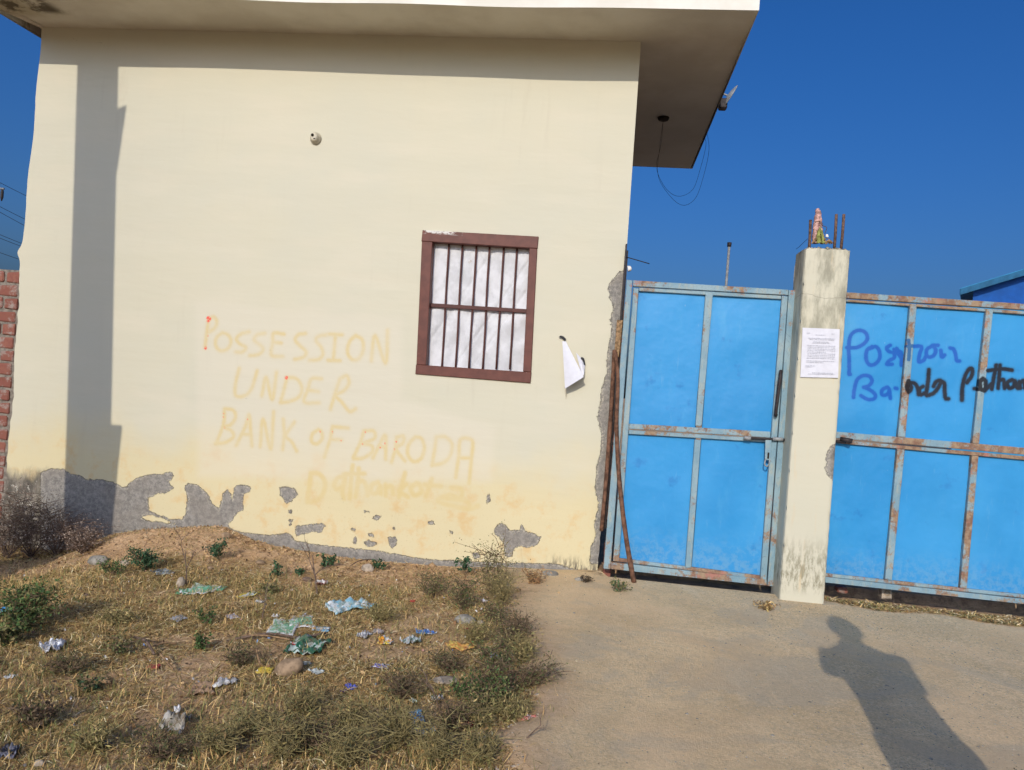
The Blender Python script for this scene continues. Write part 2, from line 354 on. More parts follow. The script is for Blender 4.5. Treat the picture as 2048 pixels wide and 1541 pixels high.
# ---------------------------------------------------------------- mesh tools
def link(o, parent=None):
    S.collection.objects.link(o)
    if parent is not None: o.parent = parent
    return o
def meshobj(name, v, f, mat=None, parent=None, smooth=False, attrs=None, col=None):
    me = bpy.data.meshes.new(name)
    v = np.asarray(v, np.float32); 
    if isinstance(f, np.ndarray):
        k = f.shape[1]; me.vertices.add(len(v)); me.vertices.foreach_set('co', v.ravel())
        me.loops.add(f.size); me.loops.foreach_set('vertex_index', f.ravel().astype(np.int32))
        me.polygons.add(len(f)); me.polygons.foreach_set('loop_start', np.arange(0, f.size, k, dtype=np.int32))
        me.update(calc_edges=True)
    else:
        me.from_pydata([tuple(map(float, a)) for a in v], [], [tuple(a) for a in f]); me.update()
    if smooth: me.polygons.foreach_set('use_smooth', [True]*len(me.polygons))
    for k, a in (attrs or {}).items():
        at = me.attributes.new(k, 'FLOAT', 'POINT'); at.data.foreach_set('value', np.asarray(a, np.float32))
    if col is not None:
        at = me.attributes.new('col', 'FLOAT_COLOR', 'POINT'); at.data.foreach_set('color', np.asarray(col, np.float32).ravel())
    if mat is not None:
        for m_ in (mat if isinstance(mat, list) else [mat]): me.materials.append(m_)
    return link(bpy.data.objects.new(name, me), parent)
def tag(o, label, cat, group=None, kind=None):
    if label: o['label'] = label
    if cat: o['category'] = cat
    if group: o['group'] = group
    if kind: o['kind'] = kind
    return o
def empty(name, loc, label, cat, group=None):
    o = bpy.data.objects.new(name, None); link(o); o['_loc'] = 0; del o['_loc']
    tag(o, label, cat, group); o.location = loc
    o.empty_display_size = .1
    return o
def put(o, root):      # parent keeping world coordinates of vertices
    o.parent = root; o.matrix_parent_inverse = Matrix.Translation(-Vector(root.location)); return o

def sheetgrid(c4, nu, nv):
    TL, TR, BR, BL = [np.asarray(c, float) for c in c4]
    u = np.linspace(0, 1, nu+1)[None, :, None]; v = np.linspace(0, 1, nv+1)[:, None, None]
    P = (TL*(1-u)+TR*u)*(1-v)+(BL*(1-u)+BR*u)*v
    return P.reshape(-1, 3)
def gridfaces(nu, nv):
    i = np.arange(nv)[:, None]*(nu+1)+np.arange(nu)[None, :]
    return np.stack([i, i+nu+1, i+nu+2, i+1], -1).reshape(-1, 4)
def slab(name, c4, depth, mat, root=None, step=.03, ch=.003, attrf=None, wave=.0):
    """box with a gridded, chamfered front; c4 = TL,TR,BR,BL world, extruded towards +Y"""
    TL, TR, BR, BL = [np.asarray(c, float) for c in c4]
    w = np.linalg.norm(TR-TL); h = np.linalg.norm(BL-TL)
    nu = max(2, int(w/step)); nv = max(2, int(h/step)); ch = min(ch, w/5, h/5)
    us = np.unique(np.r_[0, np.linspace(ch/w, 1-ch/w, nu+1), 1]); vs = np.unique(np.r_[0, np.linspace(ch/h, 1-ch/h, nv+1), 1])
    U, V = np.meshgrid(us, vs); U = U[..., None]; V = V[..., None]
    P = (TL*(1-U)+TR*U)*(1-V)+(BL*(1-U)+BR*U)*V
    n, m = len(vs), len(us)
    P[0, :, 1] += ch; P[-1, :, 1] += ch; P[:, 0, 1] += ch; P[:, -1, 1] += ch
    if wave: P[..., 1] += wave*np.array([[mn.noise(Vector((p[0]*3, 0, p[2]*3))) for p in r] for r in P])
    P[0, :, 1] = np.maximum(P[0, :, 1], P[0, :, 1])
    v = P.reshape(-1, 3).tolist(); f = gridfaces(m-1, n-1).tolist()
    ring = [j for j in range(m)]+[i*m+m-1 for i in range(1, n)]+[(n-1)*m+j for j in range(m-2, -1, -1)]+[i*m for i in range(n-2, 0, -1)]
    b = len(v)
    for r in ring:
        p = list(v[r]); p[1] = TL[1]+depth; v.append(p)
    k = len(ring)
    for i in range(k):
        j = (i+1) % k; f.append([ring[i], ring[j], b+j, b+i])
    f.append([b+i for i in range(k)])
    v = np.array(v); at = attrf(v) if attrf else None
    o = meshobj(name, v, f, mat, None, attrs=at)
    if root is not None: put(o, root)
    return o
def boxm(name, x0, x1, y0, y1, z0, z1, mat, root=None, ch=.004, jit=0):
    bm = bmesh.new(); bmesh.ops.create_cube(bm, size=1)
    for v in bm.verts:
        v.co = Vector(((x0+x1)/2+v.co.x*(x1-x0), (y0+y1)/2+v.co.y*(y1-y0), (z0+z1)/2+v.co.z*(z1-z0)))
    if ch: bmesh.ops.bevel(bm, geom=bm.edges[:], offset=ch, segments=1, affect='EDGES')
    if jit:
        for v in bm.verts: v.co += Vector([random.uniform(-jit, jit) for _ in range(3)])
    me = bpy.data.meshes.new(name); bm.to_mesh(me); bm.free(); me.materials.append(mat)
    o = link(bpy.data.objects.new(name, me))
    if root is not None: put(o, root)
    return o
def tubedata(path, rad, sides=8, cap=True):
    path = [Vector(p) for p in path]; n = len(path)
    rad = [rad]*n if not hasattr(rad, '__len__') else rad
    v, f = [], []; up = Vector((.3, .2, .93))
    for i, p in enumerate(path):
        d = (path[min(i+1, n-1)]-path[max(i-1, 0)]).normalized()
        a = d.cross(up); a = a.normalized() if a.length > 1e-3 else d.cross(Vector((1, 0, 0))).normalized()
        b = d.cross(a)
        for k in range(sides):
            t = 2*math.pi*k/sides; v.append(p+(a*math.cos(t)+b*math.sin(t))*rad[i])
    for i in range(n-1):
        for k in range(sides):
            k2 = (k+1) % sides; f.append((i*sides+k, i*sides+k2, (i+1)*sides+k2, (i+1)*sides+k))
    if cap: f.append(tuple(range(sides))[::-1]); f.append(tuple((n-1)*sides+k for k in range(sides)))
    return v, f
def tube(name, path, rad, mat, root=None, sides=8, smooth=True):
    v, f = tubedata(path, rad, sides); o = meshobj(name, v, f, mat, smooth=smooth)
    if root is not None: put(o, root)
    return o
def curve(pts, n=24):
    pts = [Vector(p) for p in pts]; out = []
    P = [pts[0]*2-pts[1]]+pts+[pts[-1]*2-pts[-2]]
    seg = len(pts)-1
    for s in range(seg):
        a, b, c, d = P[s:s+4]; k = max(2, n//seg)
        for i in range(k):
            t = i/k
            out.append(.5*((2*b)+(c-a)*t+(2*a-5*b+4*c-d)*t*t+(3*b-a-3*c+d)*t**3))
    out.append(pts[-1]); return out
def merge(parts):
    V, Fs, n = [], [], 0
    for v, f in parts:
        V += list(v); Fs += [tuple(i+n for i in a) for a in f]; n += len(v)
    return V, Fs

# signed distance helpers in the (x,z) plane
def smooth2(st):
    if len(st) < 3: return st
    return [np.array([q[0], q[1]]) for q in curve([(float(a[0]), float(a[1]), 0) for a in st], 4*len(st))]
def seg_sdf(P, strokes, r):
    strokes = [smooth2(st) for st in strokes]
    d = np.full(len(P), 9.0)
    for st in strokes:
        rr = r
        for a, b in zip(st[:-1], st[1:]):
            a = np.asarray(a); b = np.asarray(b); ab = b-a; L = ab.dot(ab)+1e-12
            t = np.clip(((P-a)@ab)/L, 0, 1); q = P-(a+t[:, None]*ab)
            d = np.minimum(d, np.sqrt((q*q).sum(1))-rr)
    return d
def poly_sdf(P, poly):
    poly = np.asarray(poly); d = np.full(len(P), 9.0); ins = np.zeros(len(P), bool)
    n = len(poly)
    for i in range(n):
        a, b = poly[i], poly[(i+1) % n]; ab = b-a; L = ab.dot(ab)+1e-12
        t = np.clip(((P-a)@ab)/L, 0, 1); q = P-(a+t[:, None]*ab); d = np.minimum(d, np.sqrt((q*q).sum(1)))
        c = ((a[1] > P[:, 1]) != (b[1] > P[:, 1]))
        xi = a[0]+(P[:, 1]-a[1])*(b[0]-a[0])/((b[1]-a[1]) if abs(b[1]-a[1]) > 1e-9 else 1e-9)
        ins ^= c & (P[:, 0] < xi)
    return np.where(ins, -d, d)
def wp(pts, ox, oy, s, Y=0.0):   # zoomed-photo coordinates -> wall plane (x,z)
    return [PY(ox+x/s, oy+y/s, Y)[[0, 2]] for x, y in pts]

# ================================================================= GROUND
def build_ground():
    xs = np.unique(np.r_[np.linspace(-400, -12, 14), np.linspace(-12, -6, 20), np.arange(-6, 4, .022), np.linspace(4, 12, 24), np.linspace(12, 400, 14)])
    ys = np.unique(np.r_[np.linspace(-60, -9, 12), np.linspace(-9, -4.5, 24), np.arange(-4.5, .6, .022), np.linspace(.6, 12, 30), np.linspace(12, 500, 14)])
    X, Yg = np.meshgrid(xs, ys); Z = H(X, Yg)
    Z = np.where(Yg > .3, -.02+.01*wob(X, Yg, 2), Z)
    v = np.stack([X, Yg, Z], -1).reshape(-1, 3); f = gridfaces(len(xs)-1, len(ys)-1)[:, ::-1]
    o = meshobj('ground', v, f, M['soil'], smooth=True); tag(o, None, None, kind='structure')
    # concrete apron: its own sheet with an irregular broken edge
    ys = np.unique(np.r_[np.arange(-8, -.25, .035), np.arange(-.25, -.02, .01)]); us = np.r_[np.linspace(0, .12, 26)[:-1], np.linspace(.12, 1, 90)]
    V = []; rim = []
    for y in ys:
        e = float(edge_x(y))+.02*math.sin(y*41)+.012*math.sin(y*97)
        x = e+us*(7.5-e)
        z = H(x, y)+.008*smooth(0, .05, us*(7.5-e))+np.where(us < .001, -.03, 0)
        V.append(np.stack([x, np.full_like(x, y), z], -1)); rim.append(np.minimum(x-e, 2))
    V = np.array(V)
    o = meshobj('concrete_driveway', V.reshape(-1, 3), gridfaces(len(us)-1, len(ys)-1)[:, ::-1], M['apron'], smooth=True, attrs={'rim': np.array(rim).ravel()})
    tag(o, None, None, kind='structure')
build_ground()

# ================================================================= BUILDING
SOF = 3.812
b_root = empty('plastered_building', (-2.25, 0, 0), 'cream plastered flat-roofed building with peeling paint and faded handwriting', 'building')
def bare_polys():
    A = [(0,640),(0,300),(318,300),(322,180),(315,110),(345,90),(400,72),(500,75),(560,112),(620,120),(680,155),(780,155),(850,165),(900,180),(960,210),(1000,215),(1020,180),(1080,145),(1130,130),(1180,115),(1290,115),(1310,97),(1350,97),(1368,125),(1350,160),(1330,170),(1345,200),(1370,215),(1340,250),(1290,265),(1240,265),(1210,290),(1170,295),(1170,350),(1180,400),(1230,430),(1300,450),(1350,470),(1430,470),(1465,430),(1478,300),(1470,260),(1452,210),(1480,185),(1550,195),(1600,235),(1640,270),(1665,340),(1725,385),(1750,310),(1755,265),(1790,235),(1815,260),(1830,310),(1845,220),(1870,200),(1930,200),(1975,215),(1970,245),(1920,270),(1915,400),(1880,410),(1850,440),(1840,470),(1800,500),(1810,540),(1900,570),(1980,580)]
    A[0:3] = [(318, 700)]
    A = wp(A, 0, 920, 3.938)
    A += [PY(x, y)[[0, 2]] for x, y in [(500,1067),(536,1071),(565,1069),(576,1065),(591,1082),(627,1089),(682,1095),(755,1102),(828,1115),(864,1120),(999,1126),(1046,1127),(1111,1128),(1182,1148),(1210,1300),(0,1300)]]
    out = [A]
    z7 = lambda p: wp(p, 500, 980, 2.747)
    z3 = lambda p: wp(p, 380, 440, 2.381)
    out.append(z3([(425,1275),(470,1272),(500,1280),(515,1305),(480,1345),(455,1350),(430,1310)]))
    out.append(z3([(468,1382),(488,1382),(482,1400),(470,1396)])); out.append(z3([(470,1428),(486,1424),(486,1448),(474,1456)]))
    out.append(z7([(250,200),(330,190),(400,183),(412,200),(390,235),(340,232),(290,245),(255,258),(250,230)]))
    for p in [[(628,116),(658,116),(658,124),(630,124)],[(668,156),(690,142),(722,142),(718,160),(690,166)],[(556,208),(582,208),(578,228),(560,228)],
              [(648,236),(672,240),(682,262),(656,256)],[(624,286),(650,276),(680,286),(700,298),(668,312),(640,312)],[(760,265),(800,252),(808,290),(785,322),(765,304)],
              [(978,175),(1010,168),(1014,190),(982,192)],[(1100,224),(1114,226),(1112,244),(1102,240)],[(566,262),(586,256),(584,298),(566,298)],
              [(1220,350),(1258,345),(1266,370),(1230,382)],[(1302,26),(1318,22),(1320,66),(1302,76)],[(786,208),(800,208),(800,218),(788,218)]]:
        out.append(z7(p))
    out.append(z7([(1340,210),(1380,182),(1410,200),(1430,225),(1480,220),(1492,192),(1512,225),(1560,240),(1600,265),(1580,300),(1540,320),(1480,310),(1450,325),(1440,365),(1400,370),(1395,300),(1370,260),(1345,245)]))
    out.append([PY(x, y)[[0, 2]] for x, y in [(1262,535),(1240,543),(1225,560),(1216,576),(1219,596),(1226,612),(1221,640),(1223,660),(1220,680),(1214,713),(1214,745),(1204,776),(1201,805),(1195,835),(1203,870),(1202,900),(1193,936),(1190,978),(1197,1007),(1188,1053),(1193,1070),(1181,1097),(1179,1128),(1300,1130),(1300,535)]])
    # chipped left arris
    hole = wp([(1115,450),(1180,432),(1300,468),(1385,508),(1280,492),(1150,478)], 0, 920, 3.938)
    return out, hole
TXT = [
 [(125,130),(115,200),(100,320)],[(125,130),(160,115),(180,150),(165,190),(130,215)],
 [(215,220),(180,250),(170,300),(200,340),(250,330),(275,280),(255,235),(215,220)],
 [(395,215),(340,230),(310,265),(340,300),(375,320),(350,350),(305,350)],
 [(500,225),(450,235),(430,270),(465,300),(490,330),(460,365),(400,375)],
 [(630,230),(560,225),(555,285),(545,370),(620,380)],[(555,285),(610,290)],
 [(775,225),(725,235),(705,270),(740,310),(780,350),(760,385),(700,400)],
 [(910,235),(860,245),(845,275),(880,320),(890,365),(860,400),(800,405)],
 [(930,230),(1020,235)],[(975,235),(960,405)],[(925,405),(1005,408)],
 [(1110,240),(1070,280),(1055,350),(1085,400),(1130,395),(1160,340),(1155,270),(1110,240)],
 [(1215,410),(1240,240),(1310,425),(1325,205)],
 [(330,460),(305,560),(305,640),(360,645),(410,600),(450,475)],[(480,645),(510,520),(550,670),(580,485)],
 [(650,520),(625,620),(605,690)],[(650,520),(715,530),(750,590),(730,650),(670,680),(605,690)],
 [(880,530),(815,530),(790,600),(765,685),(865,690)],[(790,605),(860,615)],
 [(1005,530),(975,620),(940,735)],[(1005,530),(1050,510),(1065,560),(1030,610),(975,640),(1020,690),(1070,750),(1110,730)],
 [(230,730),(225,830),(175,965)],[(230,730),(290,740),(305,790),(270,840),(225,850),(280,880),(290,920),(240,955),(170,965)],
 [(310,975),(370,850),(395,770),(405,870),(415,980)],[(350,900),(410,905)],[(470,985),(490,800),(540,1000),(560,750)],
 [(625,800),(630,900),(620,1005)],[(700,820),(640,910),(680,950),(715,1015)],
 [(860,870),(820,900),(815,950),(850,965),(885,930),(880,885),(860,870)],
 [(955,850),(940,930),(900,1055)],[(955,850),(1060,860)],[(940,935),(1015,940)],
 [(1165,880),(1140,960),(1095,1055)],[(1165,880),(1230,880),(1235,930),(1150,965),(1215,975),(1220,1020),(1160,1060),(1095,1065)],
 [(1225,1060),(1270,970),(1310,910),(1310,1070)],[(1265,985),(1310,985)],
 [(1385,920),(1375,1000),(1350,1090)],[(1385,920),(1430,915),(1425,960),(1380,1000),(1440,1080)],
 [(1510,920),(1465,970),(1460,1040),(1500,1085),(1550,1060),(1570,990),(1550,930),(1510,920)],
 [(1650,920),(1640,1000),(1620,1110)],[(1650,920),(1710,920),(1755,970),(1740,1050),(1690,1095),(1620,1110)],
 [(1780,1190),(1800,1050),(1810,940),(1870,930),(1895,960),(1885,1070),(1870,1230)],[(1805,1060),(1885,1060)]]
TXT2 = [[(810,1160),(800,1250),(785,1350)],[(810,1160),(870,1170),(905,1230),(890,1300),(850,1345),(785,1355)],
 [(1040,1180),(990,1195),(965,1240),(985,1270),(1030,1240),(1040,1185)],[(1040,1185),(1020,1280),(1030,1330)],
 [(1090,1110),(1080,1200),(1070,1330)],[(1030,1170),(1170,1165)],[(1130,1130),(1125,1220),(1110,1320)],[(1120,1230),(1160,1215),(1185,1260),(1190,1310)],
 [(1260,1225),(1220,1240),(1210,1290),(1250,1295),(1275,1250),(1280,1300)],[(1310,1240),(1310,1310)],[(1310,1260),(1350,1250),(1360,1300)],
 [(1440,1160),(1400,1320)],[(1450,1235),(1400,1280),(1460,1320)],[(1520,1230),(1480,1260),(1500,1310),(1550,1290),(1540,1240),(1520,1230)],
 [(1620,1200),(1580,1320)],[(1570,1240),(1680,1250)],[(1750,1260),(1820,1270),(1810,1330),(1740,1310),(1660,1350),(1850,1400),(1930,1380)],[(1700,1330),(1850,1350),(1880,1400)]]

OPX0, OPX1, OPZ0, OPZ1 = -1.335, -.555, 1.345, 2.325
def build_wall():
    nz, nx = 340, 390
    zs = np.linspace(-.5, SOF+.004, nz); us = np.linspace(0, 1, nx)
    V = []
    for z in zs:
        xl = -4.602+.010*math.sin(z*2.3)+.006*math.sin(z*9)+(-.03*math.exp(-((z-2.02)/.05)**2))+.012*mn.noise(Vector((z*14, 1, 1)))*(1 if z < 2.1 else .2)
        xr = float(np.interp(z, [-.5, 0, 2.3, 3.81], [.074, .076, .112, .101]))+(.006*mn.noise(Vector((z*20, 3, 1))) if z < 2.25 else 0)
        x = xl+us*(xr-xl)
        y = .006*wob(x*.5, z, 3, 4)
        V.append(np.stack([x, y, np.full_like(x, z)], -1))
    V = np.array(V).reshape(-1, 3); f = gridfaces(nx-1, nz-1)[:, ::-1]
    c = V[f].mean(1)
    keep = ~((c[:, 0] > OPX0) & (c[:, 0] < OPX1) & (c[:, 2] > OPZ0) & (c[:, 2] < OPZ1))
    P = V[:, [0, 2]]; low = P[:, 1] < 2.5
    bare = np.full(len(P), 9.0); pol, hole = bare_polys()
    for p in pol: bare[low] = np.minimum(bare[low], poly_sdf(P[low], p))
    bare[low] = np.maximum(bare[low], -poly_sdf(P[low], hole))
    graf = seg_sdf(P, [wp(s, 380, 600, 3.35) for s in TXT], .0125)
    graf = np.minimum(graf, seg_sdf(P, [wp(s, 380, 600, 3.35) for s in TXT2], .017))
    dots = [(125,125,.020),(120,140,.012),(103,322,.013),(645,520,.014)]+[(a, b, .007) for a, b in [(225,760),(222,785),(232,855),(385,800),(870,880),(955,885),(1010,943),(1175,885),(1155,965),(1305,960),(1275,990),(1380,950),(1370,1000),(120,240)]]
    red = np.full(len(P), 9.0)
    for a, b, r in dots: red = np.minimum(red, seg_sdf(P, [wp([(a, b), (a+1, b+4)], 380, 600, 3.35)], r))
    red = np.minimum(red, seg_sdf(P, [wp([(125,130),(112,240),(103,320)], 380, 600, 3.35)], .0015))
    pen = seg_sdf(P, [wp(s, 380, 600, 3.35) for s in [[(265,680),(280,662),(305,655)],[(355,665),(385,662),(412,660)],[(1015,1320),(1030,1368)],[(528,335),(545,338)],[(528,530),(542,532)]]], .002)
    pen = np.minimum(pen, seg_sdf(P, [[PY(a, b)[[0, 2]] for a, b in [(115,78),(138,72),(150,80),(165,84),(190,85),(205,86)]], [PY(a, b)[[0, 2]] for a, b in [(82,78),(88,82)]]], .002))
    touch = np.minimum(poly_sdf(P, [PY(a, b)[[0, 2]] for a, b in [(395,610),(800,640),(800,800),(985,860),(980,960),(400,950)]]), 9)
    o = meshobj('front_wall', V, f[keep], M['wall'], smooth=True, attrs=dict(bare=bare, graf=graf, red=red, pencil=pen, touch=touch))
    put(o, b_root)
build_wall()
put(boxm('side_wall', -4.588, -4.37, .02, 2.98, -.5, SOF, M['wall'], ch=0), b_root)
put(boxm('side_wall', -.13, .068, .02, 2.98, -.5, SOF, M['wall'], ch=0), b_root)
put(boxm('back_wall', -4.36, -.14, 2.8, 2.98, -.5, SOF, M['wall'], ch=0), b_root)
def roof():
    # soffit, fascia, top; front edge lowered and brought forward to lengthen the eave shadow
    fx = np.linspace(-4.72, .822, 120)
    def zf(x): return 3.779+.004*math.sin(x*1.7)+.003*math.sin(x*4.1+1)
    V, Fq, mi = [], [], []
    ys = [-.545, -.30, -.12, 0, .05, .4, 1.0, 1.6, 2.2, 2.7, 3.03]
    for j, y in enumerate(ys):
        t = (y+.545)/.545
        for x in fx:
            zz = zf(x)+(SOF-zf(x))*min(1, max(0, t)) + (.006*mn.noise(Vector((x*1.3, y*2, 0))) if y != 0 else 0)
            xx = x if x < .7 else x-.022*(y+.545)/3.55
            if x < -4.6: xx = x + .1*min(1, max(0, t))
            V.append((xx, y+.004*math.sin(x*5)*(j == 0), zz))
    n = len(fx); f = [(j*n+i, (j+1)*n+i, (j+1)*n+i+1, j*n+i+1) for j in range(len(ys)-1) for i in range(n-1)]
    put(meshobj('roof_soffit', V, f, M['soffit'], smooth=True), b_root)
    # fascia & top as closed slab just above
    V2, f2 = [], []
    for x in fx:
        y0 = -.545+.004*math.sin(x*5)
        V2 += [(x, y0-.004, zf(x)-.002), (x, y0-.008, zf(x)+.20), (x, 3.04, zf(x)+.21), (x if x > -4.6 else x+.1, 3.04, SOF)]
    for i in range(n-1):
        a, b = i*4, i*4+4
        f2 += [(a, b, b+1, a+1), (a+1, b+1, b+2, a+2), (a+2, b+2, b+3, a+3)]
    f2 += [(0, 1, 2, 3), tuple((n-1)*4+k for k in (3, 2, 1, 0))]
    put(meshobj('roof_slab', V2, f2, M['fascia']), b_root)
roof()

# window
def build_window():
    z2 = lambda x, y, Y: PY(800+x/3.952, 430+y/3.952, Y)
    Yf = -.014
    O = [z2(178,120,Yf), z2(1095,172,Yf), z2(1030,1330,Yf), z2(120,1258,Yf)]
    I = [z2(255,212,Yf), z2(1022,262,Yf), z2(972,1240,Yf), z2(205,1190,Yf)]
    w = bpy.data.objects.new('window', None); link(w); put(w, b_root)
    def sub(o): o.parent = w
    def lerp(a, b, t): return a+(b-a)*t
    # frame bars (head and sill run through, jambs between)
    hl = O[0].copy(); 
    def ext(a, b, k): return a+(b-a)*k
    TLr = I[0]+(O[0]-I[0])*np.array([1, 0, 0]); 
    head = [O[0], O[1], np.array([O[1][0]-.002, Yf, I[1][2]]), np.array([O[0][0]-.003, Yf, I[0][2]])]
    sill = [np.array([O[3][0], Yf, I[3][2]]), np.array([O[2][0]+.002, Yf, I[2][2]]), O[2], O[3]]
    for nm, q in (('frame_head', head), ('frame_sill', sill)): sub(slab(nm, q, .12, M['winframe'], None, .02, .003, wave=.003))
    e = np.array([0, .001, 0])
    lj = [np.array([O[0][0]+.001, Yf, I[0][2]-.0015])+e, I[0]+e-[0, 0, .0015], I[3]+e+[0, 0, .0015], np.array([O[3][0]+.003, Yf, I[3][2]+.0015])+e]
    rj = [I[1]+e-[0, 0, .0015], np.array([O[1][0]-.003, Yf, I[1][2]-.0015])+e, np.array([O[2][0], Yf, I[2][2]+.0015])+e, I[2]+e+[0, 0, .0015]]
    for q in (lj, rj): sub(slab('frame_jamb', q, .12, M['winframe'], None, .02, .003, wave=.003))
    Yb = .046
    tops = [385, 493, 603, 708, 820, 925]; bots = [332, 440, 545, 655, 762, 870]
    for a, b in zip(tops, bots):
        p0 = z2(a+3, 222, Yb); p1 = z2(b-2, 1222, Yb); k = random.uniform(-.003, .003)
        path = [p0, p0*.65+p1*.35+[k, 0, 0], p0*.3+p1*.7-[k*.7, 0, 0], p1]
        v, f = tubedata(curve(path, 9), .0075, 6); o = meshobj('window_bar', v, f, M['brown'], smooth=True); sub(o)
    q = [z2(238,698,.034), z2(1002,746,.034), z2(1000,776,.034), z2(236,728,.034)]
    sub(slab('cross_rail', q, .010, M['brown'], None, .03, .002))
    # curtain
    nu, nv = 110, 130; Yc = .066
    P = sheetgrid([(-1.37, Yc, 2.36), (-.52, Yc, 2.36), (-.52, Yc, 1.30), (-1.37, Yc, 1.30)], nu, nv)
    u = P[:, 0]; z = P[:, 2]
    s = (u+.45*(z-1.8))  # diagonal folds running up to the right
    t2 = u*.9-.55*z
    fold = .6*.004*np.sin(u*60+2*np.sin(z*5))*smooth(1.95, 2.35, z)+.006*np.sin(t2*34+3*np.sin(u*4+z*3))*smooth(2.4, 1.6, z)+.007*np.exp(-((t2+1.74)/.012)**2)+.006*np.exp(-((t2+1.62)/.010)**2)+.006*np.exp(-((t2+2.02)/.015)**2)
    P[:, 1] = Yc+1.1*fold+.004*np.sin(u*9+z*2)+.0025*np.array([mn.noise(Vector((a*18, 0, b*9))) for a, b in zip(u, z)])
    c = z2(552, 368, Yc)
    spot = np.sqrt((u-c[0])**2+(z-c[2])**2)
    o = meshobj('curtain', P, gridfaces(nu, nv)[:, ::-1], M['cloth'], smooth=True, attrs={'spot': spot})
    tag(o, 'white wrinkled cloth curtain hung behind the brown window bars', 'curtain')
build_window()

# bulb holder on the wall
def bulb_holder():
    c = PY(632, 278); r0 = empty('bulb_holder', (c[0], -.002, c[2]), 'round cream bulb holder screwed high on the wall', 'bulb holder')
    prof = [(.000, .040), (.008, .043), (.016, .040), (.022, .034), (.034, .031), (.046, .027), (.050, .020), (.048, .0)]
    v, f = [], []; n = 24
    for y, r in prof:
        for k in range(n):
            t = 2*math.pi*k/n; v.append((c[0]+r*math.cos(t), -y, c[2]+r*1.08*math.sin(t)))
    for i in range(len(prof)-1):
        for k in range(n): f.append((i*n+k, i*n+(k+1) % n, (i+1)*n+(k+1) % n, (i+1)*n+k))
    put(meshobj('base', v, f, M['bakel'], smooth=True), r0)
    put(tube('socket', [(c[0]-.009, -.044, c[2]+.012), (c[0]-.010, -.056, c[2]+.012)], [.012, .010], M['hole'], sides=12), r0)
    put(boxm('screw_slot', c[0]+.000, c[0]+.014, -.053, -.046, c[2]-.018, c[2]-.012, M['hole'], ch=.001), r0)
bulb_holder()

# torn paper on wall
def torn_paper():
    z2 = lambda x, y, Y: PY(800+x/3.952, 430+y/3.952, Y)
    root = empty('torn_notice', tuple(z2(1370, 1180, -.01)), 'folded white paper hanging by black tape right of the window', 'notice')
    nu, nv = 10, 14
    TLq, TRq = z2(1283, 1000, -.006), z2(1310, 1000, -.008); BRq, BLq = z2(1452, 1282, -.12), z2(1304, 1375, -.08)
    MR = z2(1452, 1215, -.05)
    P = []
    for j in range(nv+1):
        t = j/nv
        L = TLq*(1-t)+BLq*t; R = TRq*(1-t)+BRq*t
        for i in range(nu+1):
            s = i/nu; p = L*(1-s)+R*s; p = p.copy(); p[1] -= .012*math.sin(s*math.pi)*t; P.append(p)
    o = meshobj('paper_sheet', P, gridfaces(nu, nv)[:, ::-1], M['paper'], smooth=True); put(o, root)
    v = [z2(1392,1090,-.02), z2(1425,1125,-.015), z2(1462,1190,-.012), z2(1455,1260,-.055), z2(1440,1285,-.06)]
    put(meshobj('paper_fold', v, [(0, 1, 2, 3, 4)], M['paper']), root)
    v = [z2(1296,1355,-.004), z2(1316,1385,-.010), z2(1318,1425,-.006), z2(1312,1462,-.003)]
    put(meshobj('torn_corner', v, [(0, 1, 2, 3)], M['bakel']), root)
    for pts in ([(1260,962),(1285,968),(1308,990)], [(1430,1130),(1450,1145),(1460,1190)]):
        pp = curve([z2(x, y, -.014) for x, y in pts], 6); V = []
        for i, p in enumerate(pp): V += [p+Vector((-.005, -.004, -.007)), p+Vector((.005, 0, .007))]
        f = [(2*i, 2*i+1, 2*i+3, 2*i+2) for i in range(len(pp)-1)]
        put(meshobj('black_tape', V, f, M['cable']), root)
torn_paper()

# ================================================================= GATES
ZG = lambda pts: [[(1670+x/5.418, 620+y/5.418) for x, y in s] for s in pts]
BLUE = ZG([[(155,700),(155,560),(150,400),(170,280),(240,225),(320,240),(350,310),(310,370),(230,410),(130,410)],
 [(400,400),(345,440),(335,530),(370,595),(430,590),(480,530),(480,450),(440,400),(380,420)],
 [(600,385),(560,410),(580,450),(640,470),(640,520),(590,550),(560,590),(620,590)],[(670,420),(690,450),(720,470),(720,600)],[(640,430),(720,520)],
 [(800,330),(805,430),(800,540)],[(790,395),(880,395)],[(850,395),(940,400),(920,480),(910,560),(960,550),(990,500)],
 [(1060,390),(1000,430),(1000,500),(1050,510),(1090,470),(1090,420),(1060,390)],[(1060,385),(1120,385)],
 [(1150,440),(1160,510),(1190,490)],[(1250,415),(1290,430),(1310,490),(1320,550),(1350,555)],
 [(200,950),(210,860),(240,760),(300,715),(370,720),(400,770),(370,820),(310,840)],[(310,840),(380,870),(435,920),(420,965),(350,970),(280,930)],
 [(560,840),(510,870),(510,920),(560,920),(590,870),(570,840)],[(590,870),(600,960)],[(655,850),(672,855)],[(155,690),(165,700)]])
